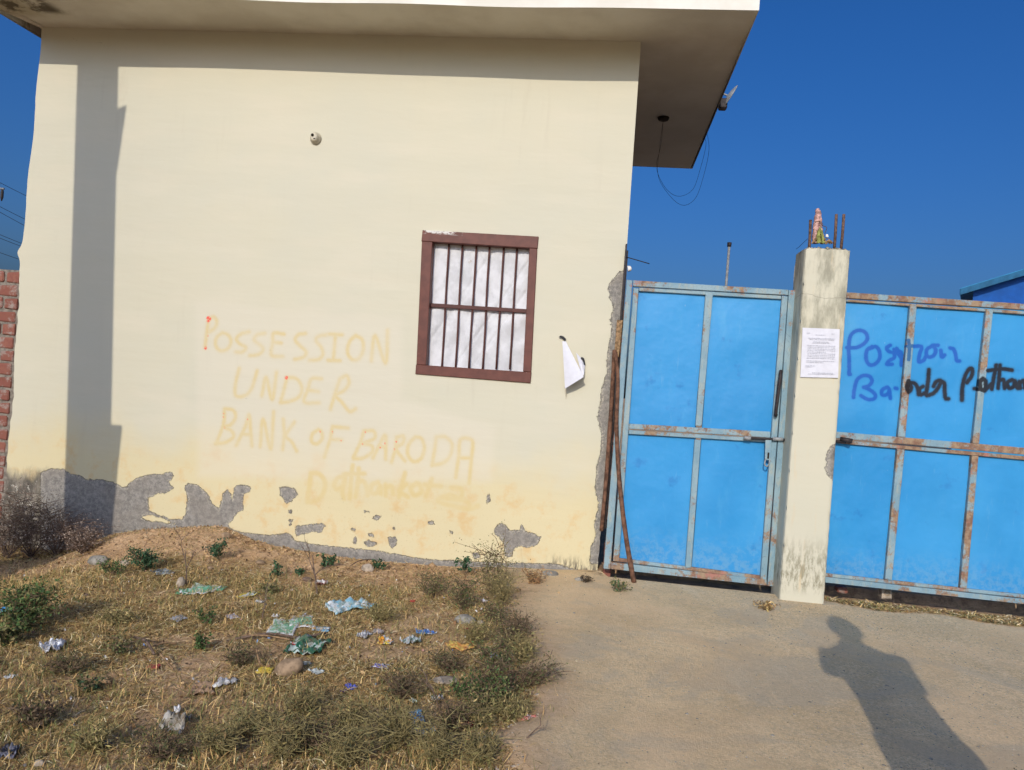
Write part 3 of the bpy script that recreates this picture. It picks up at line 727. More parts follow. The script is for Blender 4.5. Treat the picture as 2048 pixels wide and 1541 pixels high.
BLACK = ZG([[(800,770),(780,830),(800,890),(830,850),(810,790)],[(830,790),(870,800),(900,850),(910,920)],[(1020,650),(1010,780),(990,920)],[(960,830),(920,860),(930,920),(980,900)],
 [(1000,930),(1060,910),(1110,860),(1150,770),(1100,780),(1070,830)],[(1150,770),(1185,800),(1190,900),(1200,960),(1230,965)],
 [(1375,980),(1378,860),(1410,720),(1460,640),(1490,650),(1480,720),(1430,790)],[(1380,880),(1376,980)],
 [(1600,745),(1570,790),(1590,865),(1628,850),(1635,775),(1600,745)],[(1560,860),(1510,855)],
 [(1750,600),(1730,700),(1700,860)],[(1660,660),(1800,640),(1920,655)],[(1790,600),(1780,740),(1770,850)],[(1700,800),(1620,880)],[(1780,770),(1830,760),(1840,850)],
 [(1920,760),(1870,790),(1890,850),(1940,830),(1950,770),(1980,850)],[(2000,780),(2010,850)],[(2010,790),(2048,770),(2060,850)],
 [(2110,680),(2100,850)],[(2150,770),(2110,810),(2160,850)],[(2210,770),(2180,810),(2210,850),(2245,810),(2210,770)],[(2290,690),(2285,850)],[(2260,750),(2330,750)]])
GY = -.13
def graf_attr(Y):
    B = [[PY(x, y, Y)[[0, 2]] for x, y in s] for s in BLUE]; K = [[PY(x, y, Y)[[0, 2]] for x, y in s] for s in BLACK]
    def fn(v):
        P = v[:, [0, 2]]
        if Y > 5: return {'blue': np.full(len(P), 9.), 'black': np.full(len(P), 9.)}
        if P[:, 1].max() < 1.05 or P[:, 0].max() < 1.5: return {'blue': np.full(len(P), 9.), 'black': np.full(len(P), 9.)}
        return {'blue': seg_sdf(P, B, .0122), 'black': seg_sdf(P, K, .0138)}
    return fn
def gq(pts, Y): return [PY(x, y, Y) for x, y in pts]
def lerp2(a, b, t): return (a[0]+(b[0]-a[0])*t, a[1]+(b[1]-a[1])*t)

def small_gate():
    r = empty('metal_gate', (.7, GY, .03), 'narrow blue sheet-metal gate between the building and the pillar', 'gate')
    Y = GY; fa = graf_attr(9.)
    def bar(name, pts, y=Y, d=.035, mat='gframe', **k): return slab(name, gq(pts, y), d, M[mat], r, .03, .003, fa, wave=.0015, **k)
    bar('frame_stile', [(1253.6,560),(1265,561),(1221,1139),(1207,1138)])
    bar('leaf_stile', [(1267,576),(1277.5,577),(1238,1124),(1226,1123)], Y+.006)
    bar('leaf_stile', [(1564,592),(1576,593),(1533,1161),(1520.6,1160)], Y+.006)
    bar('frame_stile', [(1578,580.5),(1591.4,581),(1546,1173.5),(1535,1172.5)])
    bar('top_rail', [(1266,561),(1577,580),(1577,591),(1266,573)])
    bar('top_flange', [(1278,575.5),(1563,591.5),(1563,599),(1278,582.5)], Y+.012, .02)
    bar('centre_stile', [(1411.6,584),(1426.3,585),(1403.5,853),(1391,852)], Y+.004)
    bar('centre_stile', [(1389.5,880),(1402,881),(1382.7,1137),(1370.7,1136)], Y+.004)
    bar('middle_rail', [(1259,848),(1541,864),(1541,876),(1258,858)], Y+.002, .03)
    bar('middle_flange', [(1258,860.5),(1541,878),(1541,885.5),(1257,868.5)], Y+.010, .02, 'gframe')
    bar('bottom_rail', [(1222,1125),(1534,1160),(1534,1172),(1222,1139)], Y+.001)
    bar('bottom_flange', [(1238,1117),(1520,1152),(1520,1159),(1238,1124)], Y+.012, .02, 'gframe2')
    Yp = Y+.036
    A = lambda pts: slab('sheet_panel', gq(pts, Yp), .018, M['sheet'], r, .05, .001, fa, wave=.007)
    A([(1276,580),(1412,588),(1392,857),(1254,848)]); A([(1425,590),(1565,598),(1542,874),(1404,857)])
    A([(1252,862),(1392,872),(1372,1140),(1234,1126)]); A([(1403,876),(1542,884),(1521,1160),(1383,1142)])
    # pull handle
    z5 = lambda x, y, Yq: PY(1480+x/5.1375, 700+y/5.1375, Yq)
    put(tube('pull_handle', curve([z5(418,228,Y), z5(418,235,Y-.04), z5(395,430,Y-.05), z5(368,655,Y-.04), z5(372,668,Y)], 16), .0115, M['dark'], sides=8), r)
    # sliding bolt, sleeves, hasp and padlock eye
    put(tube('sliding_bolt', [z5(60,905,Y-.018), z5(530,930,Y-.018)], .009, M['dark']), r)
    for a, b in ((335, 440), (40, 110)):
        put(tube('bolt_sleeve', [z5(a,905 if a < 200 else 915,Y-.016), z5(b,912 if a < 200 else 922,Y-.016)], .013, M['grey'], sides=10), r)
    put(tube('bolt_lug', [z5(480,905,Y-.02), z5(484,945,Y-.03)], .009, M['dark']), r)
    q = [z5(262,905,Y-.022), z5(328,908,Y-.022), z5(312,1140,Y-.026), z5(256,1130,Y-.026)]
    slab('hasp_plate', q, .005, M['gframe'], r, .02, .002, fa)
    slab('hasp_slot', [z5(284,1055,Y-.0275), z5(303,1057,Y-.0275), z5(298,1120,Y-.030), z5(280,1118,Y-.030)], .001, M['hole'], r, .02, .0005)
    put(tube('padlock_ring', curve([z5(262,1120,Y-.035), z5(255,1180,Y-.045), z5(285,1195,Y-.045), z5(310,1130,Y-.035)], 12), .005, M['grey']), r)
small_gate()

def large_gate():
    Y = -.11
    r = empty('metal_gate', (2.7, Y, .05), 'wide blue sheet-metal gate with spray-painted writing, right of the pillar', 'gate')
    fa = graf_attr(Y); fp = graf_attr(Y+.034)
    def line(a, b): # returns function x-> y in px, extended right to X=3.55
        return lambda x: a[1]+(b[1]-a[1])*(x-a[0])/(b[0]-a[0])
    top0, top1 = line((1699,585.3), (2048,608)), line((1698,597), (2048,620))
    fl0, fl1 = line((1698,599.5), (2048,623)), line((1698,604), (2048,629))
    m0, m1 = line((1675,864), (2048,896)), line((1675,877), (2048,910))
    g0, g1 = line((1675,880), (2048,913)), line((1675,887), (2048,920.5))
    b0, b1 = line((1653.4,1155), (2048,1199)), line((1651.7,1166), (2048,1209))
    c0, c1 = line((1653.4,1147.5), (2048,1190)), line((1651.7,1154), (2048,1197))
    XR = 2330
    def rail(n, u, l, y=Y, d=.035, mat='gframe2', xl=1640, step=.02, x1=XR):
        slab(n, gq([(xl, u(xl)), (x1, u(x1)), (x1, l(x1)), (xl, l(xl))], y), d, M[mat], r, step, .003, fa, wave=.0015)
    rail('top_rail', top0, top1, xl=1690); rail('top_flange', fl0, fl1, Y+.012, .02, xl=1690)
    rail('middle_rail', m0, m1, Y+.004, mat='gframe2', xl=1668); rail('middle_flange', g0, g1, Y+.012, .02, xl=1668)
    rail('bottom_rail', b0, b1, xl=1640, mat='gframe'); rail('bottom_flange', c0, c1, Y+.012, .02, xl=1645)
    st = [((1820.7,1834.3), (1796,1811), (1770,1784)), ((1973,1987), (1945,1958.5), (1920.4,1934)), ((2128,2142), (2099,2113), (2073,2087)), ((2286,2300), (2255,2269), (2228,2242))]
    for (a, b, c) in st:
        y0, y1, y2, y3 = [fn((a[0]+b[0])/2) for fn in (fl1, fl1, m0, m0)]
        ta, tb = fl0(a[0]), fl0(a[1])
        slab('stile', gq([(a[0],ta),(a[1],tb),(b[1],m0(b[1])-.3),(b[0],m0(b[0])-.3)], Y+.001), .035, M['gframe2'], r, .006, .003, fa, wave=.0015)
        slab('stile', gq([(b[0]-1,g1(b[0])+.3),(b[1]-1,g1(b[1])+.3),(c[1],c0(c[1])-.3),(c[0],c0(c[0])-.3)], Y+.001), .035, M['gframe2'], r, .03, .003, fa, wave=.0015)
    # hinge side stile behind pillar
    slab('stile', gq([(1655,580),(1668,581),(1628,1163),(1612,1162)], Y+.001), .035, M['gframe'], r, .05, .003, fa)
    Yp = Y+.036
    left = [((1665,1640), (1640,1610)), ((1832,1808), (1808,1781)), ((1985,1956), (1956,1931)), ((2140,2111), (2111,2085))]
    right = [((1822,1797.5), (1797,1771.5)), ((1974,1946.5), (1946,1921.8)), ((2129,2100), (2100,2074)), ((2288,2257), (2257,2230))]
    for (l, rr) in zip(left, right):
        (lt, lm), (lm2, lb) = l; (rt, rm), (rm2, rb) = rr
        slab('sheet_panel', gq([(lt, fl1(lt)-3), (rt, fl1(rt)-3), (rm, m0(rm)+3), (lm, m0(lm)+3)], Yp), .018, M['sheet'], r, .0055 if rt < 2200 else .04, .001, fp, wave=.008)
        slab('sheet_panel', gq([(lm2, g1(lm2)-3), (rm2, g1(rm2)-3), (rb, c0(rb)+3), (lb, c0(lb)+3)], Yp), .018, M['sheet'], r, .05, .001, fp, wave=.008)
    put(tube('bolt_knob', [PY(1680,878,Y-.02), PY(1705,883,Y-.045)], [.015, .017], M['dark'], sides=12), r)
    put(tube('bolt_bar', [PY(1665,882,Y-.01), PY(1692,884,Y-.02)], .010, M['dark'], sides=10), r)
large_gate()

# ================================================================= PILLAR
PYF = -.333
def pillar():
    r = empty('gate_pillar', (1.42, -.2, 0), 'cream painted concrete gate pillar with mould stains and a taped notice', 'pillar')
    x0, x1, y0, y1, zt = 1.272, 1.560, PYF, -.058, 2.325
    poly = [PY(x, y, PYF)[[0, 2]] for x, y in [(1675,888),(1664,890),(1655,903),(1652,918),(1653,932),(1648,938),(1652,942),(1658,955),(1668,962),(1690,960),(1690,888)]]
    polyb = [PY(x, y, PYF)[[0, 2]] for x, y in [(1545,1185),(1553,1188),(1557,1196),(1562,1230),(1540,1230)]]
    V, Fq, n = [], [], 0
    def side(a, b, nu, nv):
        nonlocal n
        P = sheetgrid([(*a, zt), (*b, zt), (*b, -.15), (*a, -.15)], nu, nv); V.append(P); Fq.append(gridfaces(nu, nv)[:, ::-1]*1+n); n += len(P)
    side((x1, y0), (x0, y0), 26, 190); side((x0, y0), (x0, y1), 18, 120); side((x0, y1), (x1, y1), 8, 20); side((x1, y1), (x1, y0), 18, 120)
    P = sheetgrid([(x0, y1, zt), (x1, y1, zt), (x1, y0, zt), (x0, y0, zt)], 16, 16)
    P[:, 2] += .0
    V.append(P); Fq.append(gridfaces(16, 16)+n)
    V = np.concatenate(V); Fq = np.concatenate(Fq)
    # hand-made arrises: wobble, chips, rounded corners
    cx, cy = (x0+x1)/2, (y0+y1)/2
    for p in V:
        z = p[2]
        dx = (abs(p[0]-cx)-(x1-x0)/2+.02)/.02; dy = (abs(p[1]-cy)-(y1-y0)/2+.02)/.02
        k = max(0, dx)*max(0, dy)
        chip = .006+.006*max(0, mn.noise(Vector((p[0]*3, p[1]*3, z*16))))
        p[0] -= math.copysign(chip*k, p[0]-cx); p[1] -= math.copysign(chip*k, p[1]-cy)
        w = .003*mn.noise(Vector((0, 0, z*3+p[0])))
        p[0] += w; p[1] += w
        if z > zt-.001: p[2] += .008*mn.noise(Vector((p[0]*30, p[1]*30, 3)))-.012*min(1, k)-.004
    PP = V[:, [0, 2]]; bare = np.minimum(poly_sdf(PP, poly), poly_sdf(PP, polyb))
    back = (V[:, 1] > PYF+.1); bare[back] = 9
    o = meshobj('shaft', V, Fq.astype(np.int32), M['pillar'], smooth=False, attrs={'bare': bare}); put(o, r)
    # fix normals
    bm = bmesh.new(); bm.from_mesh(o.data); bmesh.ops.remove_doubles(bm, verts=bm.verts, dist=.0008); bmesh.ops.recalc_face_normals(bm, faces=bm.faces); bm.to_mesh(o.data); bm.free()
    o.data.polygons.foreach_set('use_smooth', [True]*len(o.data.polygons))
    # projecting reinforcement bars
    z4 = lambda x, y, Y: PY(1560+x/3.85, 400+y/3.85, Y)
    for a, b, Y in (((235,155),(228,330),-.25), ((434,112),(420,345),-.26), ((492,112),(470,360),-.28)):
        p, q = z4(*a, Y), z4(*b, Y); q[2] = min(q[2], zt-.03)
        v, f = tubedata([p, (p+q)/2+[.002, 0, 0], q], .0095, 8); put(meshobj('reinforcement_bar', v, f, M['rust'], smooth=True), r)
    # mortar crumbs along the top edge
    parts = []
    for _ in range(40):
        c = np.array([random.uniform(x0+.02, x1-.02), random.uniform(y0+.01, y0+.12), zt]); s = random.uniform(.006, .016)
        bm = bmesh.new(); bmesh.ops.create_icosphere(bm, subdivisions=1, radius=s)
        for vv in bm.verts: vv.co += Vector([random.uniform(-.3, .3)*s for _ in range(3)])
        parts.append(([tuple(np.array(vv.co)+c) for vv in bm.verts], [tuple(x.index for x in ff.verts) for ff in bm.faces])); bm.free()
    o = meshobj('mortar_crumbs', *merge(parts), M['pillar']); o['kind'] = 'stuff'; put(o, r)
    # notice
    nr = empty('paper_notice', tuple(PY(1640, 705, PYF-.004)), 'white printed notice taped to the front of the gate pillar', 'notice')
    Yn = PYF-.006
    q = [z4(172,985,Yn), z4(458,997,Yn), z4(445,1372,Yn), z4(155,1366,Yn)]
    Pn = sheetgrid(q, 20, 26)
    i = np.arange(len(Pn)); Pn[:, 1] += -.004*np.abs(np.sin(Pn[:, 0]*40))*.5-.003*np.array([mn.noise(Vector((a*12, 0, b*12))) for a, b in zip(Pn[:, 0], Pn[:, 2])])-.004
    put(meshobj('paper_sheet', Pn, gridfaces(20, 26)[:, ::-1], M['paper'], smooth=True), nr)
    TL, TR, BR, BL = [np.array(c) for c in q]
    def at(u, v): p = (TL*(1-u)+TR*u)*(1-v)+(BL*(1-u)+BR*u)*v; p = p.copy(); return p
    v, f = [], []
    rows = [(.10,.12,.20),(.10,.78,.86),(.13,.35,.62),(.20,.16,.9),(.225,.2,.86),(.27,.3,.72),(.295,.28,.74)]+[(.35+.032*k, .14+(.02 if k % 4 else 0), .90-(.25 if k % 5 == 4 else 0)) for k in range(9)]+[(.66,.14,.9),(.69,.14,.6),(.76,.12,.38),(.785,.12,.3),(.90,.3,.86),(.925,.2,.9)]
    rr = random.Random(3)
    for vv, u0, u1 in rows:
        u = u0
        while u < u1:
            w = rr.uniform(.02, .07); e = min(u1, u+w)
            a, b, c, d = at(u, vv), at(e, vv), at(e, vv+.008), at(u, vv+.008); n = len(v)
            v += [a, b, c, d]; f.append((n, n+1, n+2, n+3)); u = e+.012
    v = np.array(v); v[:, 1] = Yn-.0105
    o = meshobj('print', v, f, M['ink']); put(o, nr); o['kind'] = 'stuff'
    # offering / faded cloth bundle tied on top
    br = empty('cloth_bundle', tuple(z4(300, 330, -.27)), 'upright faded pink cloth bundle with green strips on the pillar top', 'cloth')
    def knob(name, pts, rad, mat, sides=9, Y=-.26, amp=.25):
        pth = curve([z4(x, y, Y+dy) for x, y, dy in pts], 18); n = len(pth)
        rr = [np.interp(i/(n-1), np.linspace(0, 1, len(rad)), rad)*(1+amp*mn.noise(Vector((i*.9, len(name), 0)))) for i in range(n)]
        vv, ff = tubedata(pth, rr, sides)
        vv = [p+Vector((mn.noise(p*60), mn.noise(p*60+Vector((5, 0, 0))), mn.noise(p*60+Vector((0, 5, 0)))))*.006 for p in vv]
        put(meshobj(name, vv, ff, mat, smooth=True), br)
    knob('pink_roll', [(272,335,0),(275,220,0),(292,130,0),(290,72,0)], [.022,.018,.022,.013], M['pink'])
    knob('pink_roll', [(330,330,.01),(312,230,.01),(308,150,0),(300,85,0)], [.016,.014,.013,.009], M['pink'])
    knob('green_strip', [(300,335,-.03),(296,270,-.03),(312,215,-.03)], [.016,.012,.006], M['lime'])
    knob('green_strip', [(338,335,-.02),(325,280,-.025),(318,225,-.02)], [.013,.009,.004], M['lime'])
    for k, (a, b) in enumerate(((245,285),(350,300),(385,320),(400,330))):
        knob('dry_garland', [(a,338,-.02),((a+b)/2+20,300+k*6,-.03),(b+30,340,-.02)], [.006,.008,.005], M['tan'], 6)
    knob('white_knot', [(352,285,-.01),(362,275,-.01),(372,285,-.01)], [.005,.008,.005], M['white'])
    for pts in ([(340,300),(372,300),(405,330),(415,345)], [(300,180),(330,200),(360,215),(345,260)], [(270,170),(310,165),(330,190)]):
        put(tube('thin_wire', curve([z4(x, y, -.28) for x, y in pts], 10), .0022, M['rust'], sides=5), br)
    put(tube('thin_wire', curve([z4(215,300,-.25), z4(180,330,-.2), z4(150,360,-.15), z4(125,380,-.1)], 10), .0015, M['cable'], sides=5), br)
    # cable stapled down the shaded side
    put(tube('side_cable', curve([z4(125,470,-.07), z4(112,560,-.07), z4(105,690,-.06)], 10), .004, M['conc'], sides=6), r)
pillar()

# ================================================================= GAP beside the building corner
def gap():
    # narrow brick pier the gate is hung on, set back behind the corner
    r = empty('brick_pier', (.14, .02, 0), 'narrow rough brick pier in the gap between building corner and gate', 'pier')
    x0, x1, yf = .118, .170, -.02
    random.seed(11)
    put(boxm('mortar_core', x0+.006, x1-.006, yf+.012, .16, -.1, 1.86, M['mortar'], ch=0), r)
    z = -.06
    while z < 1.84:
        h = random.uniform(.062, .075); dx = random.uniform(-.006, .006)
        miss = 1.18 < z < 1.5 and random.random() < .2
        put(boxm('brick', x0+dx, x1+dx*.5, yf+random.uniform(-.006, .01), .17, z, z+h, M['brick'], ch=.006, jit=.003), r)
        z += h+random.uniform(.010, .02)
    a = empty('angle_iron_post', (.115, -.04, 1.0), 'dark rusty angle-iron post beside the peeling corner of the building', 'post')
    put(boxm('upright', .100, .112, -.045, -.01, .30, 2.34, M['dark'], ch=.001), a)
    put(boxm('flange', .113, .124, -.012, -.006, .30, 2.30, M['dark'], ch=.001), a)
    for z0, z1 in ((1.74, 1.84), (1.39, 1.52)):
        put(boxm('green_strip', .150, .170, -.034, -.028, z0, z1, M['green'], ch=.001), a)
    o = tube('insulator', [(.128, -.03, 2.165), (.150, -.03, 2.168), (.156, -.03, 2.17)], [.022, .018, .008], M['white'], sides=12); tag(o, 'small white porcelain insulator at the building corner above the gate', 'insulator')
    o = tube('antenna_rod', curve([PY(1251,514,-.02), PY(1275,521,-.02), PY(1299,528,-.02)], 6), .0035, M['cable'], sides=6); tag(o, 'thin dark rod sticking out of the corner above the gate', 'rod')
    # leaning sticks
    Ys = -.20
    pts = [(1231,705,-.10),(1236,760,-.13),(1233,850,-.16),(1237,940,-.19),(1246,1030,-.22),(1256,1100,-.25),(1268,1166,-.28)]
    path = [PY(x, y, Y) for x, y, Y in pts]; path[-1][2] = -.005
    pp = curve(path, 30); n = len(pp)
    rr = [.013+.005*i/n+.002*mn.noise(Vector((i*.8, 0, 0))) for i in range(n)]
    o = tube('wooden_stick', pp, rr, M['wood'], sides=8); tag(o, 'crooked brown wooden stick leaning across the narrow gate', 'stick')
    pts = [(1229,700,-.07),(1222,820,-.07),(1213,950,-.08),(1203,1062,-.09)]
    pp = curve([PY(x, y, Y) for x, y, Y in pts], 20)
    o = tube('wooden_stick', pp, [.015+.003*mn.noise(Vector((i*.7, 4, 0))) for i in range(len(pp))], M['wood'], sides=8); tag(o, 'straight dark stick standing in the gap against the building corner', 'stick')
    # jamb timber
    o = slab('timber_offcut', [PY(1234,640,-.06), PY(1246,641,-.06), PY(1238,715,-.06), PY(1228,714,-.06)], .03, M['tan'], None, .03, .004); tag(o, 'weathered tan timber offcut wedged beside the gate hinge', 'timber')
gap()

# ================================================================= LEFT BRICK WALL
def brickwall():
    r = empty('brick_wall', (-5.3, .08, -.2), 'low unplastered red brick wall at the left end of the building', 'wall')
    Yb = .03
    put(boxm('mortar_bed', -6.3, -4.59, Yb+.008, Yb+.22, -.5, 1.885, M['mortar'], ch=.004), r)
    base = boxm('brick', -.105, .105, 0, .06, 0, .072, M['brick'], None, .008, .003); base.location = (0, 0, -50)
    me = base.data; bpy.data.objects.remove(base)
    random.seed(5); k = 0
    for c in range(19):
        z = -.10+c*.104
        x = -6.28+(.0 if c % 2 else .115)
        while x < -4.70:
            xe = min(x+.22, -4.635); L_ = xe-x
            o = bpy.data.objects.new('brick', me); link(o); o.parent = r; o.matrix_parent_inverse = Matrix.Translation(-Vector(r.location))
            o.location = (x+L_/2, Yb-random.uniform(.0, .008), z+random.uniform(-.004, .004)+.01)
            o.scale = (L_/.215*random.uniform(.95, 1.0), 1, random.uniform(1.08, 1.22)); o.rotation_euler = (0, random.uniform(-.03, .03), random.uniform(-.03, .03))
            x += .236
brickwall()

# ================================================================= FAR THINGS
def far():
    # blue shed
    r = empty('blue_shed', (11, 17, 0), 'dark blue metal shed rising behind the wide gate', 'shed')
    Y = 15.
    e = PY(1920, 577, Y-.3); w0 = PY(1945, 606, Y); rp = PY(2048, 538, Y-.3)
    sl = (rp[2]-e[2])/(rp[0]-e[0]); xr = e[0]+5.0
    zr = e[2]+sl*5.0
    V = [(w0[0], Y, 0), (xr, Y, 0), (2*xr-w0[0], Y, 0)]
    xe2 = 2*xr-e[0]; wx2 = 2*xr-w0[0]
    ze = e[2]-.12
    top = lambda x: zr-.14-abs(x-xr)*sl
    front = [(w0[0], Y, 0), (wx2, Y, 0), (wx2, Y, top(wx2)), (xr, Y, top(xr)), (w0[0], Y, top(w0[0]))]
    kx = e[0]*8/(Y-CAM[1])+.6
    back = [(x+kx, Y+8, z) for x, y, z in front]
    f = [(0,1,2,3,4), (9,8,7,6,5), (0,5,6,1), (1,6,7,2), (0,4,9,5)]
    put(meshobj('wall', front+back, f, M['shedwall']), r)
    for sgn in (1, -1):
        a = (e[0] if sgn > 0 else xe2); 
        q = [(a, Y-.3, e[2]), (xr, Y-.3, zr), (xr+kx, Y+8.3, zr), (a+kx, Y+8.3, e[2])]
        V = q+[(x, y, z-.10) for x, y, z in q]
        put(meshobj('roof_sheet', V, [(0,1,2,3), (7,6,5,4), (0,4,5,1), (1,5,6,2), (2,6,7,3), (3,7,4,0)], M['shedroof']), r)
        q = [(a, Y-.33, e[2]-.02), (xr, Y-.33, zr-.02), (xr, Y-.33, zr-.17), (a, Y-.33, e[2]-.17)]
        V = q+[(x, y+.03, z) for x, y, z in q]
        put(meshobj('barge_board', V, [(0,1,2,3), (7,6,5,4), (0,4,5,1), (2,6,7,3), (1,5,6,2), (3,7,4,0)], M['shedtrim']), r)
    # low grey ledge by shed
    a, b = PY(1925, 602, 9.), PY(2120, 610, 9.)
    o = boxm('parapet_wall', a[0], b[0]+1, 9, 9.2, 0, a[2]-.02, M['shedroof'], ch=.01); tag(o, 'low blue-grey wall just below the blue shed', 'wall')
    # white rod
    p0, p1 = PY(1454.5, 575, 3.0), PY(1458.5, 492, 3.0); p0[2] = -.02; p0[0] = p1[0]-.03
    r = empty('metal_rod', (p1[0], 3, 0), 'thin pale upright rod standing behind the narrow gate', 'rod')
    put(tube('pole', [p0, (p0+p1)/2+[.01, 0, 0], p1], .014, M['grey']), r)
    put(tube('end_cap', [p1-[0, 0, .01], p1+[0, 0, .035]], [.022, .024], M['dark']), r)
    # distant power lines at left and a pole top
    def wire(a, b, lab):
        Y = 26.; p, q = PY(*a, Y), PY(*b, Y+3)
        d = (q-p); pa = p-d*2.2; pb = q+d*1.8
        pts = [pa+(pb-pa)*t-np.array([0, 0, .5*4*t*(1-t)*.3]) for t in np.linspace(0, 1, 14)]
        o = tube('power_cable', pts, .011, M['cable'], sides=5); tag(o, lab, 'cable', 'overhead cables left of the building')
    for a, b, l in (((0,359),(60,390),'topmost overhead cable left of the building'), ((0,407),(56,436),'second overhead cable from the top left of the building'),
                 ((0,418),(55,449),'third overhead cable from the top left of the building'), ((0,463),(52,485),'fourth overhead cable from the top left of the building'),
                 ((0,470),(52,491),'fifth overhead cable from the top left of the building'), ((0,499),(50,517),'lowest overhead cable left of the building')): wire(a, b, l)
    Y = 24.
    r = empty('utility_pole', (PY(-16, 700, Y)[0], Y, 0), 'distant utility pole arm with insulator at the left photo edge', 'pole')
    x = PY(-16, 500, Y)[0]
    put(tube('pole_shaft', [(x, Y, -.5), (x, Y, PY(-16, 366, Y)[2])], [.16, .10], M['conc']), r)
    c = PY(5, 378, Y); put(tube('crossarm', [(x-1.0, Y, c[2]), (c[0]+.07, Y, c[2])], .045, M['grey']), r)
    put(tube('insulator', [c, c-[0, 0, .12], c-[0, 0, .36], c-[0, 0, .52]], [.03, .06, .06, .02], M['dark']), r)
    # second small bird-like speck left out; satellite dish on the roof edge
    Yd = 1.3
    r = empty('satellite_dish', tuple(PY(1445, 200, Yd)), 'small grey satellite dish seen edge-on at the roof side', 'satellite dish')
    p0, p1 = PY(1473, 172, Yd), PY(1447, 214, Yd); c = (p0+p1)/2; ax = Vector(p1-p0).normalized(); R = float(np.linalg.norm(p1-p0))/2
    view = Vector(c-CAM).normalized(); nrmv = ax.cross(view).normalized()      # edge-on
    nrmv = (nrmv+view*.08).normalized(); bx = nrmv.cross(ax).normalized()
    v, f, n, m = [], [], 24, 5
    for i in range(m+1):
        rr = R*i/m
        for k in range(n):
            t = 2*math.pi*k/n; v.append(Vector(c)+ax*rr*math.cos(t)+bx*rr*math.sin(t)-nrmv*(.22*R*(1-(i/m)**2)))
    for i in range(m):
        for k in range(n): f.append((i*n+k, i*n+(k+1) % n, (i+1)*n+(k+1) % n, (i+1)*n+k))
    o = meshobj('reflector', v, f, M['grey'], smooth=True); md = o.modifiers.new('solid', 'SOLIDIFY'); md.thickness = .006; put(o, r)
    d = PY(1446, 206, Yd)
    put(tube('feed_arm', [c, PY(1440, 186, Yd)], .008, M['grey']), r); put(tube('feed_arm', [p1, PY(1440, 186, Yd)], .006, M['grey']), r)
    put(boxm('mount', d[0]-.035, d[0]+.035, Yd-.04, Yd+.04, d[2]-.06, d[2]+.03, M['dark'], ch=.01), r)
    put(tube('mount_arm', [d, (.79, Yd, SOF+.06)], .014, M['dark']), r)
    # soffit socket and drooping wires
    hp = PZ(1327, 236, SOF-.003); Yh = float(hp[1])
    o = tube('ceiling_socket', [hp, hp-[0, 0, .022]], [.055, .045], M['hole'], sides=14); tag(o, 'dark round socket under the side eave holding drooping wires', 'socket')
    e1, e2 = PY(1426, 245, 2.0), PY(1432, 235, 1.8)
    w1 = [hp, PY(1322,290,Yh), PY(1313,335,Yh-.05), PY(1330,375,Yh-.1), PY(1356,393,Yh-.1), PY(1385,380,Yh), PY(1400,340,Yh), PY(1412,290,Yh+.1), (.80, e1[1], SOF+.02)]
    w2 = [hp, PY(1320,290,Yh), PY(1316,350,Yh-.05), PY(1338,390,Yh-.1), PY(1365,411,Yh-.1), PY(1390,398,Yh), PY(1405,360,Yh), PY(1418,300,Yh+.1), (.80, e2[1], SOF+.02)]
    for i, (w, l) in enumerate(((w1, 'upper thin black wire drooping in a loop from the side eave'), (w2, 'lower thin black wire drooping in a loop from the side eave'))):
        o = tube('drooping_wire', curve(w, 48), .0016, M['cable'], sides=5); tag(o, l, 'wire', 'wires drooping from the eave')
far()

# out-of-frame concrete pole whose shadow falls on the wall
def shade_pole():
    L = 2.6; tx = math.tan(AZ)*L; tz = math.tan(EL)/math.cos(AZ)*L; Y = -L
    def b(x, z): return (x-tx, z+tz)
    r = empty('concrete_pole', (-4.4, Y, -.2), 'tall tapered concrete pole just outside the left photo edge', 'pole')
    l0, l1 = b(-4.262, 3.483), b(-4.098, .346); r0, r1 = b(-3.925, 3.493), b(-3.73, .346)
    def ext(p, q, z): t = (z-p[1])/(q[1]-p[1]); return p[0]+(q[0]-p[0])*t
    zb, zt = -.4, 6.6
    for d in (0,):
        V = []
        for y in (Y-.12, Y):
            V += [(ext(l0, l1, zb), y, zb), (ext(r0, r1, zb), y, zb), (ext(r0, r1, zt), y, zt), (ext(l0, l1, zt), y, zt)]
        put(meshobj('shaft', V, [(0,1,2,3), (7,6,5,4), (0,4,5,1), (1,5,6,2), (2,6,7,3), (3,7,4,0)], M['conc']), r)
    a, c, e, g = b(-3.90, 3.20), b(-3.826, 3.229), b(-3.862, 2.72), b(-3.90, 2.70)
    V = [(p[0], y, p[1]) for y in (Y-.03, Y-.02) for p in (a, c, e, g)]
    put(meshobj('sign_plate', V, [(0,1,2,3), (7,6,5,4), (0,4,5,1), (1,5,6,2), (2,6,7,3), (3,7,4,0)], M['grey']), r)
    a, c, e, g = b(-3.76, .735), b(-3.655, .735), b(-3.68, -.3), b(-3.76, -.3)
    V = [(p[0], y, p[1]) for y in (Y-.05, Y-.01) for p in (a, c, e, g)]
    put(meshobj('stay_plate', V, [(0,1,2,3), (7,6,5,4), (0,4,5,1), (1,5,6,2), (2,6,7,3), (3,7,4,0)], M['grey']), r)
shade_pole()

